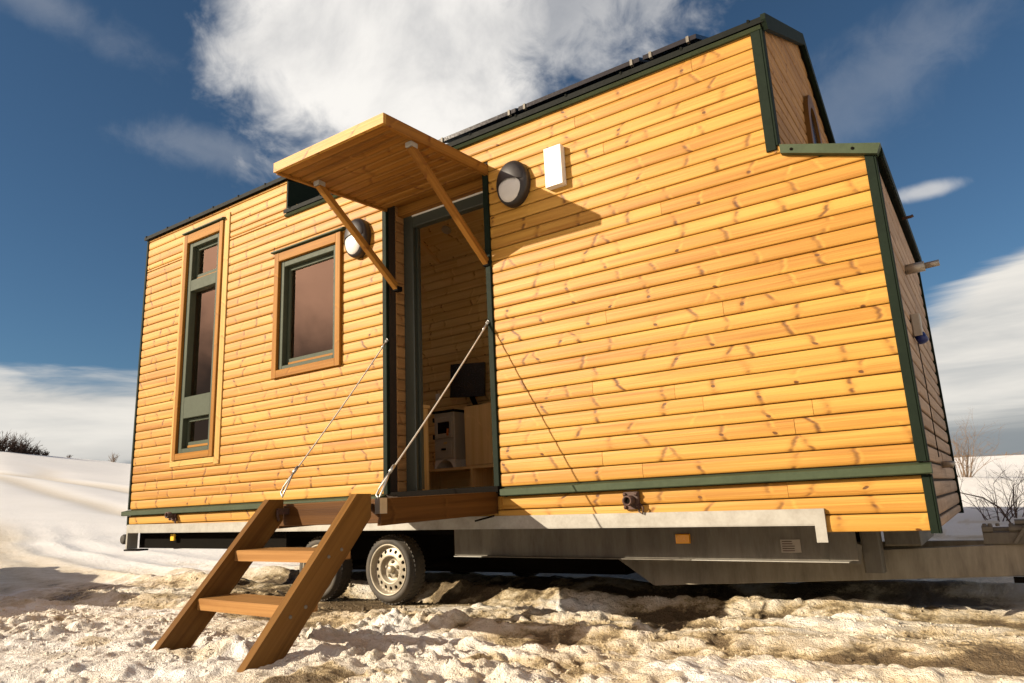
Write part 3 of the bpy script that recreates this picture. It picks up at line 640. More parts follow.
# windows
def sash_unit(win, x0, x1, z0, z1, opening):
    """green inner frame, glass, and for an opening light the set-back sash with its orange bottom bead"""
    if opening:
        mb = MB(); frame4(mb, x0, x1, z0, z1, .035, .052, .09, .035 + .035, .035); sh = link('sash', mb, 'sash', win)
        mb = MB(); mb.box(x0 + .036, x1 - .036, .046, .066, z0 + .006, z0 + .032, 'x', ch=.003); link('bead', mb, 'frame', sh)
        a = .035; zb = z0 + .070
    else:
        sh = win; a = 0.0; zb = z0
    mb = MB(); mb.box(x0 + a, x1 - a, .072, .078, zb, z1 - a, 'x'); p = link('pane', mb, 'glass', sh); return sh
# tall window
mb = MB(); frame4(mb, -7.005, -6.265, .51, 3.09, .062, -.03, .035, .07, .105)
tw = link('window', mb, 'frame', H0); tag(tw, 'tall narrow window with three lights')
mb = MB(); mb.box(-7.062, -7.0065, -.014, .017, .50, 3.06, 'z', ch=.004); mb.box(-6.2635, -6.172, -.012, .017, .43, 3.165, 'z', ch=.004); mb.box(-7.06, -6.2635, -.011, .017, .445, .508, 'x', ch=.004); link('casing', mb, 'pale', tw)
mb = MB(); mb.ext([(-.055, 3.103), (-.05, 3.10), (.0, 3.10), (.0, 3.135), (-.055, 3.114)], -7.02, -6.25, lambda l, a, b: (l, a, b)); link('drip_cap', mb, 'green', tw)
mb = MB(); x0, x1 = -6.9425, -6.3275
mb.box(x0, x0 + .07, .0, .10, .581, 2.984, 'z', ch=.004); mb.box(x1 - .07, x1, .0, .10, .581, 2.984, 'z', ch=.004)
for a, c in ((.581, .63), (.955, 1.19), (2.40, 2.53), (2.93, 2.984)): mb.box(x0 + .0705, x1 - .0705, .001, .099, a, c, 'x', ch=.004)
fr_ = link('frame', mb, 'sash', tw)
sash_unit(tw, x0 + .072, x1 - .072, .632, .953, True); sash_unit(tw, x0 + .072, x1 - .072, 2.532, 2.928, True); sash_unit(tw, x0 + .0705, x1 - .0705, 1.1905, 2.3995, False)
# square window
mb = MB(); frame4(mb, -5.355, -4.392, 1.185, 2.465, .068, -.03, .035, .075, .09)
sw = link('window', mb, 'frame', H0); tag(sw, 'single opening window beside the door')
mb = MB(); mb.ext([(-.055, 2.477), (-.05, 2.474), (.0, 2.474), (.0, 2.51), (-.055, 2.488)], -5.385, -4.34, lambda l, a, b: (l, a, b)); link('drip_cap', mb, 'green', sw)
x0, x1 = -5.2865, -4.4605
mb = MB(); frame4(mb, x0, x1, 1.261, 2.374, .055, .0, .10, .04, .06); link('frame', mb, 'sash', sw)
sh = sash_unit(sw, x0 + .057, x1 - .057, 1.303, 2.312, True)

# door recess
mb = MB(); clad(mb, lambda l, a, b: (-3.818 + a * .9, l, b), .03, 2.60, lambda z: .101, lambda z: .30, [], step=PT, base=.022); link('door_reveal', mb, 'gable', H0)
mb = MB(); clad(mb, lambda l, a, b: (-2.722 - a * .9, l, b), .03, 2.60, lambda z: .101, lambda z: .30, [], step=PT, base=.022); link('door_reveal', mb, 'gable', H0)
mb = MB(); mb.box(-3.80, -2.74, .12, .189, 2.497, 2.585, 'x', ch=.004); mb.box(-3.80, -2.74, .0, .28, 2.586, 2.63, 'x'); link('door_head', mb, 'canopy', H0)
mb = MB(); mb.box(-3.80, -3.685, .19, .27, .035, 2.50, 'z', ch=.006); mb.box(-2.86, -2.745, .19, .27, .035, 2.50, 'z', ch=.006); mb.box(-3.684, -2.861, .191, .269, 2.385, 2.495, 'x', ch=.006)
mb.box(-3.684, -3.664, .235, .269, .05, 2.385, 'z'); df_ = link('door_frame', mb, 'dframe', H0)
mb = MB(); mb.box(-3.684, -2.861, .18, .19, 2.482, 2.494, 'x'); link('light_line_strip', mb, 'white', df_)  # white strip stands in for the line of light above the lintel
mb = MB(); mb.box(-3.80, -2.75, .0, .30, .006, .034, 'x', ch=.004); link('threshold', mb, 'dark', H0)
# canopy: the upper hatch held open by two struts
hz0, hy0 = 2.585, .0
CR, CLx = -2.685, -3.81
def cz(y): return 2.50 + (y + 1.215) * (2.585 - 2.50) / 1.215
mb = MB()
ys = np.linspace(-1.175, -.01, 13)
for a, c in zip(ys[:-1], ys[1:]):
    mb.ext([(a + .0065, cz(a) - .046), (a + .014, cz(a) - .058), (c - .014, cz(c) - .058), (c - .0065, cz(c) - .046), (c - .002, cz(c) - .036), (a + .002, cz(a) - .036)], CLx + .002, CR - .032, lambda l, p, q_: (l, p, q_))
cn_ = link('canopy', mb, 'canopy', H0)
mb = MB(); mb.ext([(-1.205, cz(-1.2) - .066), (-1.177, cz(-1.18) - .066), (-1.177, cz(-1.18) + .012), (-1.205, cz(-1.2) + .010)], CLx - .025, CR, lambda l, a, b: (l, a, b)); link('front_board', mb, 'clad', cn_)
for xa, xb in ((CR - .03, CR), (CLx - .025, CLx)):
    mb = MB(); mb.ext([(xa, -.076), (xb, -.076), (xb, .012), (xa, .012)], -1.1765, -.002, lambda l, a, b: (a, l, b + cz(l))); link('side_board', mb, 'canopy', cn_)
mb = MB(); mb.ext([(-1.17, cz(-1.17) - .034), (-.01, cz(-.01) - .034), (-.01, cz(-.01) + .016), (-1.19, cz(-1.19) + .016), (-1.19, cz(-1.19) + .0125), (-1.17, cz(-1.17) + .0125)], CLx - .02, CR - .005, lambda l, a, b: (l, a, b)); link('top_sheet', mb, 'dgreen', cn_)
for xs, e in ((-2.735, 1), (-3.705, 1)):
    mb = MB(); p, q_ = (xs, -.88, 2.415), (xs + .005, -.01, 1.765); mb.bar(p, q_, .05, .05, (1, 0, 0)); st = link('strut', mb, 'canopy', cn_)
    mb = MB(); mb.box(xs - .028, xs + .028, -.905, -.835, 2.405, 2.442, 'x', ch=.003); link('bracket', mb, 'galv', st)
    mb = MB(); mb.box(xs - .02, xs + .035, -.03, .03, 1.735, 1.775, 'x'); link('bracket', mb, 'dark', st)
# porch deck: the lower hatch folded down and hung from two cables
DR, DL, DY = -2.70, -3.66, -1.225
mb = MB(); 
dzf = lambda y: -.012 - .028 * (y / -1.225)
for k in range(9):
    a = -.02 + (DY + .03) * k / 9; c = -.02 + (DY + .03) * (k + 1) / 9
    mb.ext([(c + .003, dzf(c) - .03), (a - .003, dzf(a) - .03), (a - .003, dzf(a) + .004), (c + .003, dzf(c) + .004)], DL + .03, DR - .03, lambda l, p, q_: (l, p, q_))
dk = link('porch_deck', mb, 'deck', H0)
mb = MB()
for xa, xb in ((DR - .03, DR), (DL, DL + .03)): mb.ext([(xa, -.150), (xb, -.150), (xb, .006), (xa, .006)], DY, -.03, lambda l, a, b: (a, l, b + dzf(l) - .004 * (l > -.1)))
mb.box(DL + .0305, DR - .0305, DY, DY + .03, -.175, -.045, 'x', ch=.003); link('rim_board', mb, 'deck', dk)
mb = MB(); mb.bar((DR + .008, -.32, -.205), (DR + .008, -.10, -.18), .012, .012); link('stay', mb, 'dark', dk)
mb = MB(); mb.box(DL - .02, DR + .012, -.045, .016, -.02, .03, 'x'); link('hinge_sill', mb, 'dark', dk)
mb = MB(); mb.box(DL - .21, DR + .02, -.006, .017, -.140, -.045, 'x', ch=.003); link('sill_board', mb, 'clad', dk)
for top, bot in (((-3.81, -.02, 1.31), (-3.68, -1.165, .075)), ((-2.735, -.02, 1.275), (-2.685, -1.26, .02))):
    mb = MB(); a, c = Vector(top), Vector(bot); P = [a + (c - a) * k / 10 + Vector((0, 0, -.02 * math.sin(math.pi * k / 10))) for k in range(11)]
    mb.tube(P, .0052, 8); cb = link('stay_cable', mb, 'cable', H0)
    mb = MB(); d = (a - c).normalized()
    mb.tube([c + d * .14, c + d * .20], .011, 8); mb.tube([c + d * .14 + Vector((0, .0, 0)), c + d * .08 + Vector((.014, 0, -.005)), c + Vector((.018, 0, -.03)), c + Vector((0, 0, -.06)), c + Vector((-.018, 0, -.03)), c + d * .08 + Vector((-.014, 0, -.005)), c + d * .14], .0055, 8)
    link('shackle', mb, 'steel', cb)
    mb = MB(); mb.tube([a - d * .03, a - d * .10], .009, 8); mb.tube([a + Vector((.015, 0, 0)), a + Vector((0, 0, .022)), a + Vector((-.015, 0, 0)), a - d * .04, a + Vector((.015, 0, 0))], .005, 8); link('shackle', mb, 'steel', cb)
    mb = MB(); mb.box(c.x - .02, c.x + .02, c.y - .01, c.y + .05, -.12, -.03, 'z'); link('eye_plate', mb, 'steel', cb)

# bulkhead lamps
c = (-2.432, .0, 2.345)
mb = MB(); rows = []
for rr, y in ((1.0, -.001), (1.0, -.035), (.985, -.05), (.93, -.066), (.80, -.078), (.5, -.088), (.0, -.09)):
    rows.append([(c[0] + .147 * rr * math.cos(2 * math.pi * k / 40), y, c[2] + .19 * rr * math.sin(2 * math.pi * k / 40)) for k in range(40)])
mb.grid(rows, .2, closev=True); lamp = link('wall_lamp', mb, 'lampbody', H0)
mb = MB(); cl = (c[0] - .004, -.064, c[2] - .035); rows = []
for i in range(11):
    th = math.pi / 2 * i / 10; rows.append([])
    for k in range(40):
        ph = 2 * math.pi * k / 40; zz = .132 * math.sin(th) * math.sin(ph) * (1.0 if math.sin(ph) < 0 else .72)
        rows[-1].append((cl[0] + .112 * math.sin(th) * math.cos(ph), cl[1] - .04 * math.cos(th), cl[2] + zz))
mb.grid(rows, .2, closev=True); link('lens', mb, 'lens', lamp)
mb = MB(); rows = []
for i in range(11):
    q_ = i / 10; rows.append([])
    for k in range(25):
        ph = -.25 + (math.pi + .5) * k / 24
        rows[-1].append((c[0] + .132 * q_ * math.cos(ph), -.058 - .052 * math.sqrt(max(0, 1 - q_ * q_)), c[2] + .02 + (.158 * q_ * math.sin(ph) if math.sin(ph) > 0 else .10 * q_ * math.sin(ph))))
mb.grid(rows, .2)
link('eyelid', mb, 'lampbody', lamp)
dup(lamp, H0, (-1.732, 0, -.01))
# white meter box
mb = MB(); mb.box(-2.122, -1.972, -.062, -.0005, 2.205, 2.52, 'z', ch=.004); jb = link('junction_box', mb, 'white', H0)
mb = MB(); mb.box(-2.1, -1.995, -.0625, -.05, 2.23, 2.24, 'x'); link('seam', mb, 'plate', jb)
# pipe ends and sockets
mb = MB()
def socket(x, z):
    mb = MB(); mb.box(x - .055, x + .055, -.03, -.002, z - .055, z + .055, 'z', ch=.008)
    for a in (-1, 1):
        for b_ in (-1, 1): mb.lathe((x + a * .04, -.03, z + b_ * .04), (0, -1, 0), [(.012, 0), (.012, .01), (0, .012)], 8)
    o = link('support_socket', mb, 'rust', H0)
    mb = MB(); mb.lathe((x, -.02, z), (0, -1, 0), [(.018, .0), (.02, .07), (.032, .075), (.034, .0)], 20); mb.tube([(x + .06, -.03, z - .02), (x + .085, -.035, z - .05), (x + .075, -.035, z - .085), (x + .05, -.03, z - .07), (x + .055, -.03, z - .03)], .006, 6); link('pipe_collar', mb, 'rust', o)
    mb = MB(); mb.lathe((x, -.075, z), (0, -1, 0), [(.0, .0), (.019, .001)], 14); link('bore', mb, 'dark', o)
socket(-1.645, -.115); socket(-6.92, -.058)
mb = MB(); mb.tube([(XR, .95, 1.315), (XR + .115, .95, 1.318)], .034, 18); mb.tube([(XR + .11, .95, 1.318), (XR + .20, .95, 1.322)], .021, 16); link('vent_pipe', mb, 'pvc', H0)
mb = MB(); mb.tube([(XR, 1.1, .02), (XR + .055, 1.1, .02), (XR + .07, 1.1, .012)], .022, 14); link('drain_pipe', mb, 'pvc', H0)
mb = MB(); mb.box(XR, XR + .05, .62, .74, .80, .94, 'z', ch=.006); pi_ = link('power_inlet', mb, 'plate', H0)
mb = MB(); mb.lathe((XR + .03, .66, .81), (.35, -.2, -.9), [(0, 0), (.032, 0), (.032, .05), (.022, .055), (0, .055)], 18); link('blue_cap', mb, 'blue', pi_)
mb = MB(); mb.tube([(XR + .012, .70, .80), (XR + .014, .74, .5), (XR + .012, .76, .06)], .003, 6); link('cable', mb, 'dark', pi_)

# chassis
zg = lambda x: -.140 - .063 * (x + 7.85) / 7.365
mb = MB()
def flange(x0, x1, d0, d1, y0, y1): mb.ext([(y0, d0), (y1, d0), (y1, d1), (y0, d1)], x0, x1, lambda l, a, b: (l, a, b + zg(l)))
flange(-7.80, -.487, -.086, .0, -.022, -.002); flange(-7.80, -.487, -.092, -.0865, -.02, .12)
mb.box(-.545, -.4865, -.0255, -.0225, -.385, -.204, 'z'); mb.box(-7.83, -7.80, -.02, .10, -.405, -.142, 'z')
ch_ = link('chassis_rail', mb, 'galv', H0)
mb = MB(); mb.ext([(.42, -.093), (.445, -.093), (.445, -.318), (.42, -.318)], -3.48, -.42, lambda l, a, b: (l, a, b + zg(l)))
link('side_sheet', mb, 'galvd', H0)
for x0, x1, mm in ((-1.42, -.46, 'galv'), (-3.43, -3.15, 'galv'), (-3.14, -1.425, 'galvd')):  # the dull length is added to keep sun off the drawbar
    mb = MB(); mb.ext([(.345, -.3185), (.45, -.3185), (.45, -.324), (.345, -.324)], x0, x1, lambda l, a, b: (l, a, b + zg(l))); link('sheet_lip', mb, mm, H0)
mb = MB(); mb.ext([(.12, -.095), (.16, -.095), (.16, -.262), (.12, -.262)], -7.80, -5.25, lambda l, a, b: (l, a, b + zg(l))); mb.ext([(2.2, -.095), (2.3, -.095), (2.3, -.45), (2.2, -.45)], -7.8, -.6, lambda l, a, b: (l, a, b + zg(l))); link('rear_rail', mb, 'dark', H0)  # near rail coloured dark to stand in for the shaded recess
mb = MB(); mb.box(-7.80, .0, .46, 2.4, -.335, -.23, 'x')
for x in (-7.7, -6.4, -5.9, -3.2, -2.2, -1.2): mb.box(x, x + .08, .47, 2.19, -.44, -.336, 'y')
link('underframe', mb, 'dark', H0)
mb = MB()
mb.bar((-1.85, .72, -.635), (.55, 1.13, -.565), .07, .185); mb.bar((-1.80, 2.00, -.625), (.55, 1.40, -.565), .07, .185)
mb.bar((.50, 1.26, -.565), (1.25, 1.26, -.565), .17, .185)
mb.poly([(-1.85, .70, -.545), (-2.13, .70, -.545), (-1.85, .70, -.73)], (0, .03, 0)); mb.poly([(-1.05, .82, -.53), (-1.19, .82, -.53), (-1.05, .82, -.69)], (-.01, .05, 0)); db = link('drawbar', mb, 'galvm', H0)
mb = MB(); mb.box(-.44, -.33, .70, .82, -.62, -.34, 'z', ch=.01); mb.box(-.32, -.12, .84, 1.9, -.47, -.34, 'x', ch=.01); mb.poly([(-.60, .37, -.34), (-.44, .60, -.45), (-.46, .60, -.56), (-.62, .37, -.50)], (.02, .02, 0)); link('support_bracket', mb, 'galvd', H0)
mb = MB(); mb.box(.205, .62, 1.04, 1.10, -.478, -.405, 'x', ch=.006); mb.box(.205, .262, 1.035, 1.20, -.404, -.368, 'x', ch=.006); mb.box(.263, .40, 1.08, 1.14, -.404, -.378, 'x', ch=.005); mb.box(.345, .62, 1.03, 1.22, -.4045, -.366, 'x', ch=.012)
mb.box(.38, .62, 1.05, 1.20, -.3655, -.335, 'x', ch=.012)
for x in (.222, .25, .29, .36): mb.lathe((x, 1.06, -.37), (0, 0, 1), [(.011, 0), (.011, .016), (0, .018)], 8)
mb.bar((.36, 1.025, -.47), (.44, 1.025, -.36), .03, .02); hi_ = link('hitch', mb, 'galvd', db)
mb = MB(); mb.box(.32, .42, 1.02, 1.06, -.70, -.665, 'x', ch=.01); mb.tube([(.38, 1.03, -.70), (.41, 1.03, -.73), (.46, 1.03, -.725)], .008, 6); link('safety_hook', mb, 'dark', hi_)
mb = MB(); mb.box(-1.535, -1.44, .392, .4195, -.415, -.352, 'x', ch=.006); link('side_reflector', mb, 'amber', H0)
mb = MB(); mb.box(-.855, -.735, .414, .4195, -.475, -.395, 'x', ch=.002); dp = link('data_plate', mb, 'plate', H0)
mb = MB()
for k in range(5): mb.box(-.845, -.845 + R.uniform(.05, .095), .4125, .4145, -.466 + k * .014, -.461 + k * .014, 'x')
link('print', mb, 'rust', dp)
mb = MB(); mb.lathe((-7.93, .02, -.30), (0, -1, 0), [(0, .03), (.02, .032), (.045, .03), (.055, .015), (.055, -.015), (.02, -.02), (0, -.02)], 18); mb.box(-7.92, -7.82, .01, .03, -.33, -.27, 'x'); link('rear_roller', mb, 'rubber', H0)
mb = MB(); mb.box(-7.84, -7.55, -.03, .09, -.425, -.407, 'x'); link('rear_step', mb, 'dark', H0)

mb = MB(); mb.box(-5.7, -2.25, 1.05, 1.7, -.70, -.34, 'x', ch=.03); link('dark_underbody_box', mb, 'dark', H0)  # dark box added to hide the far wheels and darken the gap
# wheels
WC = (-3.985, .155, -.592); Wd = .185
mb = MB(); ro, ri = .277, .205
prof = [(ri - .01, .02), (ri, .004), (ri + .018, -.004), (ri + .045, -.004), (ro - .022, .012), (ro - .008, .026), (ro, .045), (ro, Wd - .045), (ro - .008, Wd - .026), (ro - .022, Wd - .012), (ri + .03, Wd), (ri, Wd - .01)]
mb.lathe(WC, (0, 1, 0), prof, 64)
for k in range(46):
    a = 2 * math.pi * k / 46
    for w0, w1, off in ((.03, .075, 0), (.11, .155, .5)):
        a2 = a + off * 2 * math.pi / 46; rr = ro + .003
        p = [(WC[0] + r_ * math.cos(a2 + s_), WC[1] + w_, WC[2] + r_ * math.sin(a2 + s_)) for r_, s_, w_ in ((rr, -.045, w0), (rr, .03, w0), (rr, .045, w1), (rr, -.03, w1))]
        mb.poly(p, tuple(-Vector((math.cos(a2), 0, math.sin(a2))) * .012), .3)
wh = link('wheel', mb, 'rubber', H0)
mb = MB()
mb.lathe(WC, (0, 1, 0), [(.204, .09), (.204, .012), (.209, .0), (.200, -.004), (.192, .004), (.188, .03), (.176, .042)], 64)
r0, r1, yd = .176, .122, .042
NH = 16
for h_ in range(NH):
    a0 = 2 * math.pi * h_ / NH; hw = math.pi / NH; rm_ = .150; n = 16; O = []; I = []; I2 = []
    for k in range(n):
        ph = 2 * math.pi * k / n; cx_, cz_ = math.cos(ph), math.sin(ph); sc = 1 / max(abs(cx_), abs(cz_))
        da_, dr_ = cx_ * sc * hw, cz_ * sc; rr = (r0 + r1) / 2 + dr_ * (r0 - r1) / 2; yy = yd + (-.016) * (r0 - rr) / (r0 - r1)
        O.append((WC[0] + rr * math.cos(a0 + da_), WC[1] + yy, WC[2] + rr * math.sin(a0 + da_)))
        rr2 = rm_ + .0155 * cz_; aa = a0 + .0155 * cx_ / rm_; yy2 = yd + (-.016) * (r0 - rr2) / (r0 - r1)
        I.append((WC[0] + rr2 * math.cos(aa), WC[1] + yy2, WC[2] + rr2 * math.sin(aa))); I2.append((I[-1][0], I[-1][1] + .012, I[-1][2]))
    mb.grid([O, I, I2], .3, closev=True, smooth=False)
mb.lathe(WC, (0, 1, 0), [(.122, .026), (.112, .022), (.104, .03), (.098, .06), (.07, .064), (.05, .05), (.0, .05)], 48)
rimo = link('rim', mb, 'rim', wh)
mb = MB(); mb.lathe(WC, (0, 1, 0), [(0, .012), (.022, .014), (.03, .022), (.032, .05)], 24)
for k in range(5):
    a = 2 * math.pi * k / 5 + .3; mb.lathe((WC[0] + .06 * math.cos(a), WC[1] + .062, WC[2] + .06 * math.sin(a)), (0, -1, 0), [(.016, 0), (.014, .02), (.008, .026), (0, .026)], 6, smooth=False)
link('hub_cap', mb, 'rim', wh)
mb = MB(); mb.lathe(WC, (0, 1, 0), [(0, .075), (.20, .075), (.2, .1)], 32); link('brake_drum', mb, 'dark', wh)
dup(wh, H0, (-.86, 0, 0)); dup(wh, H0, (0, 2.0, 0)); dup(wh, H0, (-.86, 2.0, 0))
mb = MB(); mb.tube([(WC[0], .25, WC[2]), (WC[0], 2.3, WC[2])], .035, 10); mb.tube([(WC[0] - .86, .25, WC[2]), (WC[0] - .86, 2.3, WC[2])], .035, 10); link('axle', mb, 'dark', H0)

# ------------------------------------------------------------------ ladder stairs
LB = (-3.15, -2.0, .05)
ST = thing('wooden_steps', LB, 'brown wooden steps with two treads leaning on the porch deck, feet in the snow', 'steps')
def stringer(x0, x1, dy, xs):
    mb = MB(); prof = [(-1.417, -.002), (-1.306, -.004), (-1.306, -.136), (-2.02, -.925), (-2.235, -.925)]
    mb.ext([(a + dy, b_) for a, b_ in prof], x0, x1, lambda l, a, b: (l, a, b)); 
    # grain along the board
    me_uv = []
    for f in mb.f:
        for i in f:
            x, y, z = mb.v[i]; z -= G; me_uv.append(((-y) * .67 + (-z) * .74 + xs, (-y) * .74 - (-z) * .67 + (x - x0)))
    mb.uv = me_uv; return mb
sR = link('stringer', stringer(-2.752, -2.70, 0, 0.3), 'brown', ST); sLf = link('stringer', stringer(-3.61, -3.558, .055, 1.7), 'brown', ST)
for y, z in ((-1.62, -.33), (-1.53, -.30), (-1.865, -.60), (-1.77, -.565)):
    mb = MB(); mb.lathe((-2.70, y, z), (1, 0, 0), [(.010, 0), (.009, .004), (0, .006)], 10); link('bolt', mb, 'galvd', sR)
for z, yf in ((-.298, -1.655), (-.545, -1.885)):
    mb = MB(); mb.ext([(yf, z - .062), (yf + .24, z - .062), (yf + .24, z), (yf + .006, z), (yf, z - .006)], -3.557, -2.753, lambda l, a, b: (l, a + .055 * (-2.753 - l) / .8, b)); link('tread', mb, 'tread', ST)
for x in (-3.54, -2.775):
    mb = MB(); mb.box(x - .012, x + .012, -1.31, -1.225, -.10, -.06, 'y'); mb.tube([(x, -1.30, -.07), (x, -1.31, -.09), (x, -1.30, -.14)], .009, 8); link('hook', mb, 'rust', ST)
# padlock on the chassis
PL = thing('padlock', (-7.06, .05, G - .30), 'small yellow padlock hanging under the rear of the trailer', 'padlock')
mb = MB(); mb.box(-7.095, -7.025, .065, .09, -.325, -.258, 'z', ch=.006); link('body', mb, 'yellow', PL)
mb = MB(); mb.tube([(-7.08, .078, -.26), (-7.08, .078, -.235), (-7.06, .078, -.215), (-7.04, .078, -.235), (-7.04, .078, -.26)], .006, 8); link('shackle', mb, 'steel', PL)

# ------------------------------------------------------------------ inside, seen through the door
BN = thing('bench', (-4.4, 2.0, G + .03), 'low pine bench unit under the stove along the far wall', 'bench')
mb = MB(); mb.box(-5.05, -3.4, 1.72, 2.40, .275, .305, 'x', ch=.003); link('top', mb, 'cab', BN)
for xa in (-5.05, -4.3, -3.43):
    mb = MB(); mb.box(xa, xa + .03, 1.73, 2.39, .032, .2745, 'z'); link('end_panel', mb, 'cab', BN)
mb = MB(); mb.box(-5.019, -3.431, 2.1, 2.13, .032, .274, 'x'); link('back_panel', mb, 'inner', BN)
CB = thing('cabinet', (-3.95, 2.1, G + .305), 'plain pine cabinet standing on the bench beside the stove', 'cabinet')
mb = MB(); mb.box(-4.42, -3.5, 1.82, 2.38, .306, .965, 'z', ch=.003); link('carcass', mb, 'cab', CB)
for xa in (-4.41, -3.955):
    mb = MB(); mb.box(xa, xa + .445, 1.798, 1.819, .32, .955, 'z', ch=.003); link('door', mb, 'cab', CB)
SV = thing('wood_stove', (-4.68, 1.95, G + .306), 'small grey enamel wood stove on pale legs on the bench', 'stove')
sx0, sx1, sy = -4.845, -4.555, 1.80
mb = MB(); mb.box(sx0, sx1, sy, sy + .30, .40, .925, 'z', ch=.008); link('body', mb, 'enamel', SV)
mb = MB(); mb.box(sx0 - .02, sx1 + .02, sy - .025, sy + .32, .926, .95, 'x', ch=.006); link('top_plate', mb, 'dark', SV)
mb = MB(); frame4(mb, sx0 + .02, sx1 - .02, .64, .87, .04, sy - .02, sy - .001, .05, .05); dr_ = link('fire_door', mb, 'enamel', SV)
mb = MB(); mb.box(sx0 + .061, sx1 - .061, sy - .012, sy - .002, .691, .819, 'x'); link('glass', mb, 'screen', dr_)
mb = MB(); mb.tube([(sx1 - .06, sy - .05, .66), (sx1 - .05, sy - .055, .735)], .012, 8); link('handle', mb, 'ember', dr_)
for z in (.66, .85):
    mb = MB(); mb.tube([(sx0 + .005, sy - .016, z - .025), (sx0 + .005, sy - .016, z + .025)], .012, 8); link('hinge', mb, 'dark', dr_)
mb = MB(); mb.box(sx0 + .03, sx1 - .03, sy - .015, sy - .001, .42, .60, 'x', ch=.004); aw_ = link('ash_drawer', mb, 'enamel', SV)
mb = MB(); mb.tube([(-4.70, sy - .05, .515), (-4.65, sy - .05, .512)], .012, 8); link('knob', mb, 'dark', aw_)
mb = MB(); mb.box(-4.70, -4.65, sy - .018, sy - .0155, .57, .595, 'x'); link('badge', mb, 'brass', aw_)
for a, s_ in ((sx0, 1), (sx1, -1)):
    mb = MB(); mb.poly([(a - .01 * s_, sy, .306), (a + .02 * s_, sy, .306), (a + .06 * s_, sy, .37), (a + .12 * s_, sy, .395), (a + .12 * s_, sy, .40), (a + .01 * s_, sy, .40)], (0, .28, 0)); link('leg', mb, 'ash', SV)
TV = thing('television', (-4.62, 2.2, G + 1.1), 'black flat television on a bracket above the stove and cabinet', 'television')
mb = MB(); mb.bar((-4.86, 2.14, 1.345), (-4.43, 2.24, 1.325), .035, .40); link('screen', mb, 'screen', TV)
mb = MB(); mb.bar((-4.62, 2.22, 1.15), (-4.62, 2.30, 1.04), .04, .05); mb.box(-4.72, -4.52, 2.25, 2.40, 1.0, 1.05, 'x', ch=.005); link('bracket', mb, 'dark', TV)
KC = thing('kitchen_cabinet', (-4.5, .45, G + .03), 'pine counter end just inside the open door', 'cabinet')
mb = MB(); mb.box(-5.4, -3.93, .30, .64, .031, .79, 'z', ch=.003); link('carcass', mb, 'cab', KC)
mb = MB(); mb.box(-5.4, -3.915, .29, .655, .791, .82, 'x', ch=.003); link('counter_top', mb, 'cab', KC)

# ------------------------------------------------------------------ bare shrubs
def shrub_mb(base, h, spread, stems, depth, seed, thick, lean=(0, 0), n=5):
    rr = random.Random(seed); mb = MB(0.0)
    def grow(p, d, L, r0, lev):
        pts = [p]; k = 4
        for i in range(k):
            d = (d + Vector((rr.gauss(0, .16), rr.gauss(0, .16), rr.gauss(.03, .10)))).normalized(); pts.append(pts[-1] + d * L / k)
        mb.tube(pts, [r0 * (1 - .7 * i / k) for i in range(k + 1)], 4 if lev else n, caps=False)
        if lev < depth:
            for i in range(rr.randint(2, 4)):
                q_ = rr.randint(1, k); dd = (d + Vector((rr.gauss(0, .6), rr.gauss(0, .6), rr.gauss(.05, .35)))).normalized()
                grow(pts[q_], dd, L * rr.uniform(.4, .7), r0 * .5, lev + 1)
    for i in range(stems):
        a = rr.uniform(0, 2 * math.pi); q_ = rr.uniform(0, spread)
        grow(Vector(base) + Vector((math.cos(a) * q_ * .25, math.sin(a) * q_ * .25, 0)), Vector((math.cos(a) * q_ / h + lean[0], math.sin(a) * q_ / h + lean[1], 1)).normalized(), h * rr.uniform(.55, .85), thick, 0)
    return mb
def polar(azd, dist):
    return 0.35 + dist * math.cos(rad(azd)), -4.3 + dist * math.sin(rad(azd))
def shrub(name, azd, dist, h, spread, stems, depth, seed, thick, mat, label, group=None, lean=(0, 0), sink=.05):
    x, y = polar(azd, dist); z = gz(x, y) - sink
    o = link(name, shrub_mb((x, y, z), h, spread, stems, depth, seed, thick, lean), mat, None, (x, y, z)); tag(o, label, 'shrub', group); return o
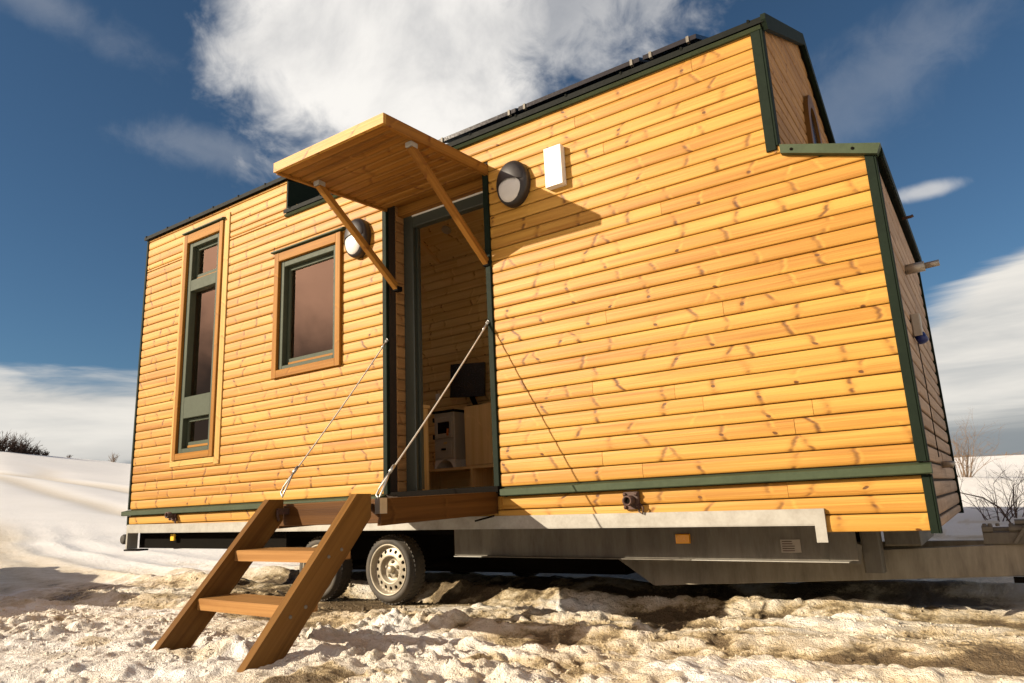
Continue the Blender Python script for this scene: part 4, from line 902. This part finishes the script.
shrub('bare_shrub', 91.9, 19.5, 1.1, .6, 24, 3, 3, .009, 'bark2', 'tan leafless bush on the snow bank beside the front wall')
shrub('bare_shrub', 90.6, 12.2, .7, .6, 9, 3, 11, .008, 'bark', 'dark sparse twigs poking from snow above the trailer hitch', lean=(.1, 0))
shrub('bare_shrub', 89.6, 12.6, .7, .55, 8, 3, 12, .008, 'bark', 'dark bent twigs poking from snow at the far right edge')
x, y = polar(92.4, 11.6); z0 = gz(x, y)
mb = MB(0.0)
mb.tube([(x, y, z0 + .44), (x + .25, y + .1, z0 + .36), (x + .42, y + .1, z0 + .22), (x + .52, y + .1, z0 - .02)], [.007, .009, .011, .012], 5); mb.tube([(x + .25, y + .1, z0 + .36), (x + .30, y, z0 + .25)], .005, 5)
tag(link('fallen_branch', mb, 'bark', None, (x, y, z0)), 'long bent dark twig arching down to the snow beside the front wall', 'twig')
hs = [(160.2, 1.0), (159.7, 1.25), (159.3, 1.1), (158.8, 1.15), (158.3, .95), (157.9, .8), (157.5, .5), (157.05, .4)]
for i, (a, hh) in enumerate(hs):
    shrub('bare_shrub', a + .45, 108, 1.9 * hh, 1.8 * hh, 22, 2, 40 + i, .07, 'bark', 'dark bare shrub in the thicket on the snowy hill crest', 'bare shrubs along the hill crest', sink=.3)
shrub('bare_shrub', 153.4, 109, 1.3, .6, 10, 2, 61, .04, 'bark2', 'tiny lone shrub on the snowy crest next to the rear of the house', sink=.1)
shrub('bare_shrub', 156.1, 109, .5, .5, 8, 1, 62, .05, 'bark', 'tiny dark tuft on the snowy crest right of the thicket', sink=.05)
mb = MB(0.0); rr = random.Random(5)
for i in range(90):
    a = rr.uniform(84, 93); x, y = polar(a, rr.uniform(150, 165)); z = gz(x, y); h_ = rr.uniform(.8, 2.2)
    for k in range(5): mb.tube([(x, y, z - .3), (x + rr.gauss(0, .5), y, z + h_ * .6), (x + rr.gauss(0, 1.0), y, z + h_)], [.12, .07, .02], 4, caps=False)
tag(link('far_thicket', mb, 'bark2', None, (*polar(88, 158), 0)), 'faint line of bare trees on the far snowy horizon at right', 'thicket', kind='stuff')
